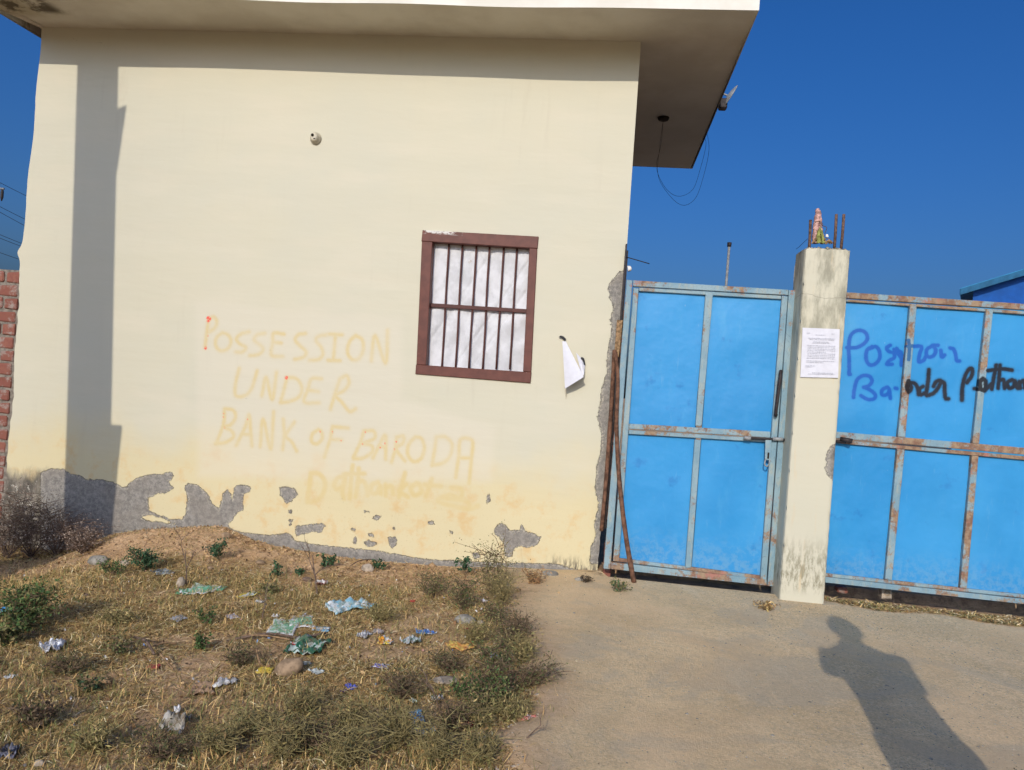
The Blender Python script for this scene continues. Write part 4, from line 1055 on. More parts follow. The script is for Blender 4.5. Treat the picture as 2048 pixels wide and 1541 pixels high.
# ================================================================= PERSON (just outside the frame, only the shadow shows)
def person():
    gx, gy = 1.562, -.53                              # shadow of the head top
    Lh = 1.79/math.tan(EL); x0 = gx-Lh*math.sin(AZ); y0 = gy-Lh*math.cos(AZ)
    r = empty('person', (x0, y0, 0), 'person in grey shirt and dark trousers holding a phone, casting the shadow', 'person')
    def skin(name, verts, edges, rad, mat, sub=2, rootv=0):
        me = bpy.data.meshes.new(name); me.from_pydata(verts, edges, []); o = bpy.data.objects.new(name, me); link(o, r)
        me.materials.append(mat)
        s = o.modifiers.new('skin', 'SKIN'); s.use_smooth_shade = True
        for i, q in enumerate(rad): me.skin_vertices[0].data[i].radius = (q, q*.8) if not isinstance(q, tuple) else q
        me.skin_vertices[0].data[rootv].use_root = True
        o.modifiers.new('sub', 'SUBSURF').render_levels = sub; o.modifiers['sub'].levels = sub
        return o
    V = [(0,0,.93),(0,.0,1.10),(0,.0,1.30),(0,0,1.42),(0,.01,1.50),(0,.02,1.60)]; R = [(.12,.09),(.11,.09),(.13,.09),(.08,.07),.055,.05]; E = [(0,1),(1,2),(2,3),(3,4),(4,5)]
    for s in (-1, 1):
        n = len(V)
        V += [(s*.09,0,.86),(s*.11,.02,.50),(s*.115,-.02,.10),(s*.12,.0,.05),(s*.125,.17,.035)]; R += [(.07,.07),.055,.042,.045,(.045,.03)]
        E += [(0,n),(n,n+1),(n+1,n+2),(n+2,n+3),(n+3,n+4)]
        n = len(V)
        V += [(s*.165,0,1.38),((.14 if s > 0 else -.20),(.08 if s > 0 else .03),(1.14 if s > 0 else 1.22)),(s*.07,.22,1.27),(s*.045,.27,1.33)]; R += [.062,.043,.030,.028]
        E += [(2,n),(n,n+1),(n+1,n+2),(n+2,n+3)]
        # hand: palm with four fingers and a thumb curled round the phone
        h = n+3
        for k in range(4):
            m = len(V); z = 1.36-.020*k; ln = (.9, 1, .95, .78)[k]
            V += [(s*.050,.29,z),(s*.038,.29+.025*ln,z),(s*.022,.29+.028*ln,z)]; R += [.0095,.009,.008]; E += [(h,m),(m,m+1),(m+1,m+2)]
        m = len(V); V += [(s*.045,.265,1.35),(s*.028,.268,1.375)]; R += [.011,.009]; E += [(h,m),(m,m+1)]
    body = skin('body', V, E, R, M['skin'])
    # head with features
    bm = bmesh.new(); bmesh.ops.create_uvsphere(bm, u_segments=28, v_segments=20, radius=1)
    for v in bm.verts:
        x, y, z = v.co; jaw = 1-.28*max(0, -z)**1.5
        v.co = Vector((x*.078*jaw, y*.098*(1-.12*max(0, -z)), z*.118))
        if y > .8 and abs(x) < .25 and -.35 < z < .05: v.co.y += .018*(1-abs(x)/.25)      # nose
        if y > .7 and .15 < abs(x) < .55 and 0 < z < .25: v.co.y -= .006
    me = bpy.data.meshes.new('head'); bm.to_mesh(me); bm.free(); me.materials.append(M['skin'])
    hd = link(bpy.data.objects.new('head', me), r); hd.location = (0, .03, 1.60); me.polygons.foreach_set('use_smooth', [True]*len(me.polygons))
    def blob(name, c, s, mat, par=r):
        bm = bmesh.new(); bmesh.ops.create_uvsphere(bm, u_segments=14, v_segments=10, radius=1)
        for v in bm.verts: v.co = Vector((v.co.x*s[0], v.co.y*s[1], v.co.z*s[2]))
        me = bpy.data.meshes.new(name); bm.to_mesh(me); bm.free(); me.materials.append(mat); o = link(bpy.data.objects.new(name, me), par); o.location = c
        me.polygons.foreach_set('use_smooth', [True]*len(me.polygons)); return o
    for s in (-1, 1):
        blob('ear', (s*.08, .02, 1.60), (.012, .022, .032), M['skin']); blob('eye', (s*.032, .118, 1.615), (.013, .008, .008), M['white'])
    blob('mouth', (0, .122, 1.545), (.025, .006, .007), M['rust'])
    bm = bmesh.new(); bmesh.ops.create_uvsphere(bm, u_segments=28, v_segments=20, radius=1)
    bmesh.ops.delete(bm, geom=[v for v in bm.verts if v.co.z < -.25 or (v.co.y > .45 and v.co.z < .62)], context='VERTS')
    for v in bm.verts: n = 1+.05*mn.noise(v.co*6); v.co = Vector((v.co.x*.088*n, v.co.y*.108*n, v.co.z*.128*n))
    me = bpy.data.meshes.new('hair'); bm.to_mesh(me); bm.free(); me.materials.append(M['hair']); o = link(bpy.data.objects.new('hair', me), r); o.location = (0, .02, 1.60)
    # clothes
    def loft(name, rings, mat, n=28):
        v, f = [], []
        for (z, rx, ry, cx_, cy_) in rings:
            for k in range(n): t = 2*math.pi*k/n; v.append((cx_+rx*math.cos(t), cy_+ry*math.sin(t), z))
        for i in range(len(rings)-1):
            for k in range(n): f.append((i*n+k, i*n+(k+1) % n, (i+1)*n+(k+1) % n, (i+1)*n+k))
        f += [tuple(range(n))[::-1], tuple((len(rings)-1)*n+k for k in range(n))]
        return link(bpy.data.objects.new(name, meshobj(name, v, f, mat, smooth=True).data), r), f
    def lofto(name, rings, mat):
        o, _ = loft(name, rings, mat)
        for q in list(bpy.data.objects):
            if q.data == o.data and q is not o: bpy.data.objects.remove(q)
        o.name = name; return o
    lofto('shirt', [(.86,.175,.125,0,0),(.98,.165,.12,0,0),(1.12,.16,.12,0,0),(1.28,.172,.125,-.01,0),(1.37,.178,.115,-.01,0),(1.42,.15,.10,-.01,0),(1.46,.09,.075,0,0),(1.475,.065,.06,0,0)], M['shirt'])
    lofto('trousers', [(.78,.165,.115,0,0),(.86,.172,.122,0,0),(.93,.168,.12,0,0)], M['trouser'])
    for s in (-1, 1):
        v, f = tubedata(curve([(s*.165,0,1.385),((.165 if s > 0 else -.195),(.04 if s > 0 else .015),1.31),((.15 if s > 0 else -.205),(.08 if s > 0 else .03),(1.15 if s > 0 else 1.235))], 8), [.06,.058,.054,.052,.05,.05,.05,.05,.05][:9], 12); meshobj('sleeve', v, f, M['shirt'], r, True)
        p = curve([(s*.085,0,.90),(s*.10,.01,.68),(s*.115,.02,.48),(s*.12,-.01,.10)], 9); v, f = tubedata(p, [.098-.0045*i for i in range(len(p))], 14); meshobj('trouser_leg', v, f, M['trouser'], r, True)
    for s in (-1, 1): blob('shoe', (s*.125, .08, .04), (.05, .14, .042), M['hair'])
    o = boxm('mobile_phone', -.018, .018, -.005, .005, -.075, .075, M['cable'], ch=.004); o.data.transform(Matrix.Scale(2, 4, (1, 0, 0)))
    o.location = (x0, y0+.295, 1.335); tag(o, 'black mobile phone held in front by the standing person', 'phone')
person()

# ================================================================= GRASS
def blades(n, xs, ys, length, width, lift, cols, dens, seed, zoff=0.0, curl=.3):
    g = np.random.default_rng(seed)
    X = []; Yv = []
    while sum(len(a) for a in X) < n:
        x = g.uniform(*xs, n); y = g.uniform(*ys, n); k = g.random(n) < dens(x, y); X.append(x[k]); Yv.append(y[k])
    x = np.concatenate(X)[:n]; y = np.concatenate(Yv)[:n]; n = len(x); z = H(x, y)+zoff
    L = g.uniform(*length, n); a = g.uniform(0, 2*math.pi, n); el = g.uniform(lift[0], lift[1], n)
    d = np.stack([np.cos(a)*np.cos(el), np.sin(a)*np.cos(el), np.sin(el)], -1)
    s = np.stack([-np.sin(a), np.cos(a), g.uniform(-.5, .5, n)], -1)*(g.uniform(.6, 1.3, n)*width/2)[:, None]
    b = np.stack([x, y, z], -1); bend = np.stack([g.normal(0, 1, n), g.normal(0, 1, n), g.normal(-.3, .6, n)], -1)*(L*curl)[:, None]
    p1 = b+d*(L*.55)[:, None]+np.array([0, 0, .002]); p2 = b+d*L[:, None]+bend*.5
    p1[:, 2] = np.maximum(p1[:, 2], H(p1[:, 0], p1[:, 1])+zoff+.002); p2[:, 2] = np.maximum(p2[:, 2], H(p2[:, 0], p2[:, 1])+zoff+.001)
    V = np.stack([b-s, b+s, p1+s*.8, p1-s*.8, p2], 1).reshape(-1, 3)
    i = np.arange(n)[:, None]*5
    F3 = np.concatenate([i+[0, 1, 2], i+[0, 2, 3], i+[3, 2, 4]], 0)
    C = np.asarray(cols)[g.integers(0, len(cols), n)]*g.uniform(.65, 1.3, (n, 1))
    C = np.concatenate([np.clip(C, 0, 1), np.ones((n, 1))], 1); C = np.repeat(C[:, None, :], 5, 1).reshape(-1, 4)
    return V, F3.astype(np.int32), C
def mergeb(parts):
    n = 0; V, Fa, C = [], [], []
    for v, f, c in parts: V.append(v); Fa.append(f+n); C.append(c); n += len(v)
    return np.concatenate(V), np.concatenate(Fa), np.concatenate(C)
STRAW = [(.74,.52,.22),(.60,.40,.16),(.42,.26,.10),(.90,.72,.43),(.17,.10,.035),(.50,.38,.14),(.66,.45,.19),(.34,.19,.075),(.12,.08,.03),(.30,.25,.08)]  # darkest and palest tones put shade gaps and lit blades into the colour
OLIVE = [(.17,.175,.055),(.24,.215,.075),(.12,.14,.045),(.32,.27,.10)]
def infield(x, y): return np.where(y < -.05, np.exp(-np.clip(x-edge_x(y)+.03, 0, 9)/.055), 0.)
def d_thatch(x, y):
    n = .18+1.7*wob(x, y, 3.5, 1)+1.4*wob(x, y, 11, 2)
    wallc = 1-.92*smooth(-1.15, -.55, y)*smooth(-3.6, -3.1, x)-.0
    return infield(x, y)*np.clip(n+.25, .10, 1)*np.clip(wallc, 0.05, 1)
def d_tall(x, y):
    n = wob(x, y, 4.2, 7)+.6*wob(x, y, 12, 4)
    return infield(x, y)*np.clip(.25+1.6*n+.65*smooth(-2.1, -2.9, y), 0, 1)*(1-.9*smooth(-1.2, -.6, y))
def grass():
    P = [blades(250000, (-5.2, .1), (-4.1, -.05), (.015, .075), .0025, (-.15, .30), STRAW, d_thatch, 1),
         blades(50000, (-5.2, .1), (-4.1, -.05), (.015, .05), .0028, (.1, .9), STRAW+OLIVE, d_thatch, 2),
         blades(34000, (-5.2, .1), (-4.1, -.1), (.02, .08), .0028, (.2, 1.4), OLIVE+STRAW[:3], d_tall, 3)]
    V, Fa, C = mergeb(P); o = meshobj('dry_grass', V, Fa, M['blade'], col=C); tag(o, None, None, kind='stuff')
    o['label'] = 'dry straw-coloured grass matted over the littered dirt'
    # straw and dry leaves under the right gate
    def dl(x, y): return ((y < -.10-.0*x) & (y > -.30-.06*(x-1.6)+.05*np.sin(x*9))).astype(float)
    P = [blades(5200, (1.58, 3.4), (-.5, .02), (.02, .055), .006, (-.1, .5), STRAW+[(.16,.17,.06)], dl, 9, .012)]
    V, Fa, C = mergeb(P); o = meshobj('leaf_litter', V, Fa, M['blade'], col=C); tag(o, None, None, kind='stuff'); o['label'] = 'dry leaves and straw drifted under the wide gate'
grass()

# pebbles and crumbs
def crumbs(name, n, xs, ys, size, mat, dens, seed, zoff=0):
    g = np.random.default_rng(seed); x = g.uniform(*xs, n*6); y = g.uniform(*ys, n*6); k = g.random(n*6) < dens(x, y); x, y = x[k][:n], y[k][:n]
    n = len(x); z = H(x, y)+zoff; s = g.uniform(*size, n)*np.exp(g.normal(0, .35, n))
    o8 = np.array([(1,0,0),(-1,0,0),(0,1,0),(0,-1,0),(0,0,1),(0,0,-1)], float)
    V = np.stack([x, y, z], -1)[:, None, :]+o8[None]*s[:, None, None]*g.uniform(.5, 1.3, (n, 6, 1))*np.array([1, 1, .6])
    fc = np.array([(0,2,4),(2,1,4),(1,3,4),(3,0,4),(2,0,5),(1,2,5),(3,1,5),(0,3,5)])
    Fa = (np.arange(n)[:, None, None]*6+fc[None]).reshape(-1, 3).astype(np.int32)
    o = meshobj(name, V.reshape(-1, 3), Fa, mat); tag(o, None, None, kind='stuff'); return o
crumbs('earth_clods', 1500, (-4.6, -.3), (-1.6, -.05), (.006, .018), M['soil'], lambda x, y: infield(x, y)*np.exp(y/.45), 24)
crumbs('soil_crumbs', 12000, (-5, .1), (-4, -.05), (.003, .009), M['soil'], lambda x, y: infield(x, y)*(.25+.75*smooth(-1.4, -.4, y)), 21)
crumbs('pale_pebbles', 3500, (-.6, 4.0), (-3.6, -.15), (.0012, .0035), M['rockp'], lambda x, y: ((x > edge_x(y)))*(.4+.6*smooth(.2, 1.6, x)), 27, .008)
crumbs('pebbles', 6500, (-.6, 4.0), (-3.6, -.15), (.0013, .0042), M['rockg'], lambda x, y: ((x > edge_x(y)))*(.25+.75*smooth(.4, 1.8, x)), 22, .009)
crumbs('pebbles_by_edge', 900, (-1.0, .6), (-3.8, -.15), (.003, .008), M['rockp'], lambda x, y: np.exp(-((x-edge_x(y))/.12)**2), 23, .004)

def leafmesh(C, N_, size, cols, g, elong=2.0):
    """C centres (n,3)"""
    n = len(C); a = g.normal(0, 1, (n, 3)); a /= np.linalg.norm(a, axis=1)[:, None]; b = np.cross(a, g.normal(0, 1, (n, 3))); b /= np.linalg.norm(b, axis=1)[:, None]
    s = (size*g.uniform(.6, 1.3, n))[:, None]
    c = np.cross(a, b)
    V = np.stack([C-a*s*elong/2, C+b*s/2+c*s*.12, C+a*s*elong/2, C-b*s/2+c*s*.12], 1).reshape(-1, 3)
    i = np.arange(n)[:, None]*4; Fa = np.concatenate([i+[0, 1, 2], i+[0, 2, 3]], 0).astype(np.int32)
    col = np.asarray(cols)[g.integers(0, len(cols), n)]*g.uniform(.6, 1.35, (n, 1)); col = np.concatenate([col, np.ones((n, 1))], 1)
    return V, Fa, np.repeat(col[:, None], 4, 1).reshape(-1, 4)
def flecks(name, n, xs, ys, size, cols, dens, seed, zoff=.01, label=None):
    g = np.random.default_rng(seed); x = g.uniform(*xs, n*8); y = g.uniform(*ys, n*8); k = g.random(n*8) < dens(x, y); x, y = x[k][:n], y[k][:n]; n = len(x)
    C = np.stack([x, y, H(x, y)+zoff], -1); v, f, c = leafmesh(C, n, size, cols, g, 1.6)
    o = meshobj(name, v, f, M['leaf'], col=c); tag(o, None, None, kind='stuff'); return o
# ================================================================= PLANTS
# fine flecks
flecks('litter_flecks', 150, (-4.2, -.2), (-3.6, -.7), .010, [(.6,.6,.6),(.7,.68,.64),(.45,.45,.5),(.55,.3,.25),(.2,.3,.5)], lambda x, y: infield(x, y)*np.exp(-((x+1.6)/1.3)**2), 31)
flecks('dead_leaf_bits', 3500, (-4.8, .1), (-3.8, -.06), .012, [(.20,.11,.05),(.30,.18,.08),(.12,.07,.035),(.42,.28,.13)], infield, 32, .012)
flecks('leaf_crumbs', 260, (-.5, 3.2), (-3.4, -.15), .008, [(.10,.075,.045),(.20,.14,.08),(.35,.27,.16)], lambda x, y: (x > edge_x(y))*(.3+.7*np.exp(-(x-edge_x(y))/.4)), 33, .008)
GREEN = [(.055,.105,.03),(.08,.14,.04),(.04,.075,.025),(.12,.165,.055)]
OLV = [(.12,.13,.045),(.17,.16,.06),(.08,.095,.035),(.24,.2,.09)]
DARKG = [(.03,.075,.035),(.045,.1,.045),(.06,.12,.05)]
def stems(base, g, n, h, spread, lean=(0, 0), sub=2):
    out = []; tips = []
    for _ in range(n):
        a = g.uniform(0, 6.28); s = spread*g.uniform(.2, 1.0); hh = h*g.uniform(.6, 1.05)
        tip = np.array([base[0]+math.cos(a)*s+lean[0], base[1]+math.sin(a)*s+lean[1], base[2]+hh])
        mid = (base+tip)/2+g.normal(0, .12*h, 3)*[1, 1, .3]
        pts = curve([base+g.normal(0, .006, 3)*[1, 1, 0], mid, tip], 6); out.append(pts)
        for p in pts[2:]: tips.append(np.array(p))
        for __ in range(sub):
            q = np.array(pts[g.integers(2, len(pts))]); e = q+g.normal(0, .28*h, 3)*[1, 1, .4]+[0, 0, .1*h]; e[2] = max(e[2], base[2]+.01); out.append([Vector(q), Vector((q+e)/2+g.normal(0, .02*h, 3)), Vector(e)]); tips += [(q+e)/2, e]
    return out, np.array(tips)
def plant(px, py, hpx, wpx, label, cols, nleaf, lsize, nst=7, seed=0, name='weed', stem='stem', lean=(0, 0), elong=2, sub=3, rad=.0022, cat='plant', leafspread=.5):
    g = np.random.default_rng(seed+int(px)); b = G(px, py); k = pxm(b); h, w = hpx*k, wpx*k/2
    r = empty(name, tuple(b), label, cat)
    st, tips = stems(b, g, nst, h, w, lean, sub)
    parts = [tubedata(p, [rad*(1-.6*i/(len(p)-1)) for i in range(len(p))], 4, False) for p in st]
    put(meshobj('stem', *merge(parts), M[stem]), r)
    if nleaf:
        C = tips[g.integers(0, len(tips), nleaf)]+g.normal(0, leafspread*.12*(h+w), (nleaf, 3))
        C[:, 2] = np.maximum(C[:, 2], H(C[:, 0], C[:, 1])+.004)
        v, f, c = leafmesh(C, nleaf, lsize, cols, g, elong)
        put(meshobj('foliage', v, f, M['leaf'], col=c), r)
    return r
def sapling(px, py, hpx, label, seed, wpx=60, lean=(0, 0), leaves=0, cat='sapling', thick=.006):
    g = np.random.default_rng(seed); b = G(px, py); k = pxm(b); h = hpx*k; r = empty('bare_sapling', tuple(b), label, cat)
    parts = []; tips = []
    def grow(p, d, ln, rad, lvl):
        pts = [Vector(p)]; q = np.array(p, float); dd = np.array(d, float)
        for _ in range(4):
            dd = nrm(dd+g.normal(0, .07 if lvl == 3 else .17, 3)*[1, .5, 1]); q = q+dd*ln/4; pts.append(Vector(q))
        parts.append(tubedata(pts, [rad*(1-.12*i) for i in range(5)], 5, False))
        if lvl == 0: tips.append(q); return
        for _ in range(int(g.integers(2, 4))):
            s = pts[int(g.integers(2, 5))]
            nd = nrm(dd+g.normal(0, .55, 3)*[1, .5, .4]+np.array([0, 0, .35])); grow(np.array(s), nd, ln*g.uniform(.5, .75), rad*.58, lvl-1)
    grow(b, nrm(np.array([lean[0], lean[1], 1.])), h*.60, thick, 3)
    put(meshobj('branches', *merge(parts), M['twig']), r)
    if leaves:
        C = np.array(tips)[g.integers(0, len(tips), leaves)]+g.normal(0, .015, (leaves, 3)); v, f, c = leafmesh(C, leaves, .010, OLV, g); put(meshobj('foliage', v, f, M['leaf'], col=c), r)
sapling(372, 1172, 120, 'bare thin sapling by the wall left of the green wrapper', 3, lean=(-.12, 0), thick=.005)
sapling(634, 1190, 135, 'dark bare forked sapling in front of the wall middle', 8, thick=.006)
sapling(524, 1240, 70, 'short bare twig above the green wrapper', 21, thick=.004, leaves=40)
sapling(288, 1135, 70, 'small dry twig beside the dark green weed', 31, thick=.003)
sapling(880, 1420, 90, 'dead twisted twig near the small blue wrapper', 41, lean=(-.4, 0), thick=.004)
sapling(1050, 1480, 80, 'dry branching twig lying towards the concrete at the bottom', 43, lean=(.8, -.2), thick=.003)
plant(45, 1262, 82, 105, 'large bushy green weed at the left photo edge', GREEN+OLV[:2], 2300, .0085, 24, 1, leafspread=.6)
plant(12, 1290, 50, 70, 'pale green low weed below the bushy one at left', GREEN[:2]+OLV, 600, .011, 10, 2)
plant(290, 1142, 50, 60, 'dark green weed with pale stem near the wall', DARKG, 800, .009, 7, 3, rad=.003)
plant(438, 1122, 40, 30, 'small dark green weed on the earth mound', DARKG, 260, .012, 4, 4)
plant(228, 1150, 28, 60, 'low spreading green weed on the shadow edge', GREEN, 420, .007, 10, 5)
plant(558, 1155, 30, 22, 'tiny upright green weed in the bare soil', DARKG, 140, .010, 3, 6)
plant(655, 1135, 22, 30, 'dark green rosette against the wall base', DARKG, 200, .012, 5, 7)
plant(598, 1150, 14, 26, 'flat green rosette left of the forked sapling', DARKG, 120, .010, 5, 8)
plant(758, 1140, 18, 26, 'green rosette by a pale stone at the wall base', DARKG, 160, .011, 5, 9)
plant(932, 1150, 34, 24, 'upright green weed at the wall foot, third from the concrete', DARKG, 190, .012, 4, 10)
plant(985, 1190, 100, 62, 'tall feathery olive weed at the wall beside the concrete', OLV+[(.30,.24,.12)], 1100, .006, 20, 11, elong=2.6)
plant(865, 1195, 48, 80, 'dark olive bushy weed in front of the wall', OLV, 800, .0062, 22, 12)
plant(925, 1220, 60, 90, 'spreading olive weed above the grey stone', OLV+GREEN[:1], 950, .0062, 24, 13)
plant(990, 1250, 42, 90, 'olive weed right of the grey stone', OLV, 700, .006, 20, 14)
plant(1010, 1300, 45, 70, 'thin olive weed on the concrete edge behind the white scrap', OLV, 480, .0055, 20, 15)
plant(985, 1345, 55, 110, 'olive weed around the yellow scrap', OLV+GREEN[:2], 900, .006, 26, 16)
plant(1045, 1375, 55, 80, 'wiry olive weed spilling over the concrete edge', OLV, 620, .0052, 30, 17, lean=(.10, 0))
plant(975, 1420, 62, 130, 'dense dark olive weed in front of the concrete edge', GREEN+OLV, 1600, .0062, 36, 18)
plant(930, 1400, 40, 80, 'dark green low weed beside the torn white scrap', GREEN, 600, .0065, 18, 19)
plant(400, 1300, 30, 40, 'pale green soft weed in the middle of the straw', GREEN, 260, .009, 7, 20)
plant(410, 1250, 28, 30, 'soft pale green weed behind another in the straw', GREEN, 180, .008, 6, 21)
plant(540, 1190, 24, 60, 'thin grey-green weed right of the yellow packet', OLV, 260, .008, 9, 22)
plant(180, 1385, 30, 60, 'dark leafy weed left of the white twisted strip', DARKG+OLV, 300, .007, 10, 23)
plant(240, 1310, 34, 80, 'sparse dark weed right of the crumpled foil', OLV, 240, .009, 12, 24)
plant(70, 1460, 60, 100, 'dry dark weed at the lower left corner', [(.09,.06,.04),(.14,.10,.06),(.1,.1,.04)], 420, .008, 20, 25)
for i, (x, y, h, w) in enumerate([(700,1475,70,110),(790,1500,90,120),(610,1440,60,100),(560,1520,80,120),(870,1530,80,110),(440,1510,60,110),(690,1535,80,130),(960,1530,60,90)]):
    lab = ['yellow-green wiry weed at the bottom centre', 'tall yellow-green stalky weed at the bottom right of the field', 'olive wiry weed below the oval stone', 'wide olive weed on the bottom photo edge', 'yellowish weed under the clear plastic', 'thin olive weed right of the clear bag', 'dense yellow-green weed on the bottom photo edge', 'dry olive weed at the bottom beside the concrete'][i]
    plant(x, y, h, w, lab, [(.20,.18,.06),(.30,.24,.09),(.10,.10,.04),(.25,.16,.07)], 260, .0042, 64, 60+i, elong=5, sub=4, leafspread=1.1, stem='olivestem', rad=.0016)
for i, (x, y, h, w, dk) in enumerate([(1000,1215,70,90,0),(1030,1285,60,80,1),(1040,1330,55,70,0),(1000,1390,70,120,1),(960,1455,55,110,0),(905,1465,55,100,1),(1020,1440,50,90,0),(950,1290,45,80,0),(895,1345,36,90,1),(800,1400,50,120,1),(620,1500,60,140,1),(500,1470,50,120,0),(330,1520,50,120,1),(180,1500,50,130,0),(760,1245,34,90,0),(480,1330,30,90,1),(230,1250,26,90,0),(130,1350,34,110,1)]):
    lab = ['feathery ochre weed between the wall weed and the concrete','dark wiry weed where the concrete edge bends','ochre wiry weed leaning over the concrete edge','broad dark wiry weed above the dense green one','dry wiry weed at the lower concrete edge','dark stalky weed left of the dense green one','thin ochre weed spilling onto the lower concrete','thin ochre weed below the maroon scrap','dark stalky weed around the flat pale stone','dark low weed right of the violet-blue scrap','dark wiry weed mass low in the middle of the field','thin ochre weed right of the dry curled leaf','dark wiry weed below the clear bag','ochre wiry weed at the lower left','thin ochre stubble above the two blue scraps','dark thin stubble right of the faded red scrap','ochre stubble right of the left bushy weed','dark stubble right of the silvery foil'][i]
    plant(x, y, h, w, lab, [(.10,.10,.04),(.16,.13,.06),(.07,.08,.03)] if dk else [(.30,.25,.10),(.22,.2,.07),(.38,.28,.12)], 380, .0048, 42, 160+i, elong=4, sub=4, leafspread=1.0, stem='stem' if dk else 'olivestem', rad=.0016)
for i, (x, y, h, w) in enumerate([(14,1118,120,90),(62,1116,112,100),(112,1112,92,95),(165,1108,55,85)]):
    plant(x, y, h, w, ['dry purplish brushwood at the far left wall base', 'thick dry brushwood against the mouldy wall base', 'dry brushwood at the pole shadow edge', 'shaded dry brush in the pole shadow'][i], [(.26,.18,.13),(.36,.27,.20),(.16,.11,.08),(.46,.38,.31)], 1500, .0055, 44, 80+i, stem='twig', elong=2.5, sub=4, cat='bush', name='dry_bush')
plant(1240, 1186, 26, 44, 'small green weed at the foot of the leaning stick', DARKG+OLV, 200, .010, 7, 90)
plant(1172, 1168, 16, 30, 'dark weed at the corner of the building', [(.07,.05,.03),(.1,.08,.05)], 160, .008, 8, 91)
plant(1532, 1222, 16, 50, 'dry straw tuft at the foot of the gate pillar', STRAW, 200, .007, 12, 92, elong=4)
plant(1065, 1168, 26, 60, 'orange dry grass tuft below the peeled patch near the corner', [(.42,.25,.11),(.34,.19,.09)], 260, .007, 16, 93, elong=4)
plant(1920, 1188, 34, 90, 'sparse weed growing under the wide gate', OLV+[(.08,.07,.05)], 160, .007, 12, 94)

# ================================================================= STONES AND LITTER
def stone(px, py, wpx, hpx, mat, label, seed, name='stone', rot=0., cat='stone', flatn=.7):
    b = G(px, py); k = pxm(b); w, h = wpx*k/2, hpx*k/2
    bm = bmesh.new(); bmesh.ops.create_icosphere(bm, subdivisions=3, radius=1)
    for v in bm.verts:
        n = 1+.16*mn.noise(v.co*1.3+Vector((seed, 0, 0)))+.05*mn.noise(v.co*5+Vector((seed, 3, 0)))
        v.co = Vector((v.co.x*w*n, v.co.y*max(w, h)*flatn*n, v.co.z*h*n))
    me = bpy.data.meshes.new(name); bm.to_mesh(me); bm.free(); me.materials.append(mat); me.polygons.foreach_set('use_smooth', [True]*len(me.polygons))
    o = link(bpy.data.objects.new(name, me)); o.location = (b[0], b[1], b[2]+h*.55); o.rotation_euler = (0, -rot, random.uniform(-.3, .3)); tag(o, label, cat)
    return o
stone(575, 1350, 66, 40, M['rock'], 'smooth oval brown stone resting against the dark green packet', 1, rot=math.radians(30), flatn=.5)
stone(930, 1246, 42, 22, M['rockg'], 'rounded grey stone between olive weeds', 2)
stone(197, 1128, 46, 22, M['rockg'], 'low grey stone lying in the pole shadow', 3)
stone(249, 1132, 18, 16, M['rockp'], 'small pale stone left of the dark green weed', 4)
stone(361, 1174, 15, 26, M['rockp'], 'tan upright stone at the foot of the left sapling', 5)
stone(452, 1074, 20, 14, M['rock'], 'dark earth clod on top of the mound by the wall', 6, name='earth_clod', cat='clod')
stone(735, 1142, 26, 18, M['rockp'], 'pale stone at the wall base beside a green rosette', 7)
stone(890, 1364, 50, 12, M['rockp'], 'flat pale stone half buried below the orange wrapper', 8)
stone(78, 1532, 22, 16, M['rockp'], 'pale stone at the lower left corner', 9)
stone(962, 1250, 15, 12, M['rockp'], 'small cream stone right of the rounded grey stone', 10)
stone(1022, 1262, 17, 11, M['rockp'], 'pinkish pebble at the edge of the concrete', 11)
stone(1100, 1152, 34, 14, M['rockg'], 'rough grey rubble against the building foot near the corner', 12)
stone(1160, 1163, 22, 10, M['rockg'], 'small grey rubble at the building corner', 13)
stone(420, 1140, 12, 8, M['rock'], 'small brown clod halfway up the mound', 14, name='earth_clod', cat='clod')
stone(520, 1128, 20, 9, M['rock'], 'dark crumbly clod right of the mound top', 15, name='earth_clod', cat='clod')
stone(615, 1162, 22, 10, M['twig'], 'dark burnt clod left of the forked sapling foot', 16, name='earth_clod', cat='clod')
stone(160, 1180, 8, 6, M['twig'], 'upper small dark dropping on the straw at left', 17, name='dropping', cat='dropping')
stone(172, 1193, 9, 7, M['twig'], 'lower small dark dropping on the straw at left', 18, name='dropping', cat='dropping')
stone(1850, 1200, 22, 10, M['brick'], 'dark red brick lump under the wide gate', 19, name='brick_fragment', cat='brick')
def on(px, py, z): return PZ(px, py, z)
p = on(1684, 1184, .0); o = boxm('brick_fragment', p[0]-.03, p[0]+.04, p[1]-.0, p[1]+.07, -.01, .03, M['brick'], ch=.008, jit=.004); tag(o, 'red brick piece under the wide gate next to the pillar', 'brick')
p = on(1773, 1196, .0)
r = empty('concrete_chock', (p[0], p[1], 0), 'square pale concrete chock with a ring mark under the wide gate', 'chock')
put(boxm('block', p[0]-.036, p[0]+.036, p[1], p[1]+.07, -.01, .062, M['rockp'], ch=.008, jit=.004), r)
v, f = [], []
for k in range(20):
    t = 2*math.pi*k/20
    for rr in (.013, .019): v.append((p[0]+rr*math.cos(t), p[1]-.003, .032+rr*math.sin(t)))
f = [(2*k, 2*k+1, (2*k+3) % 40, (2*k+2) % 40) for k in range(20)]
put(meshobj('ring_mark', v, f, M['rock']), r)

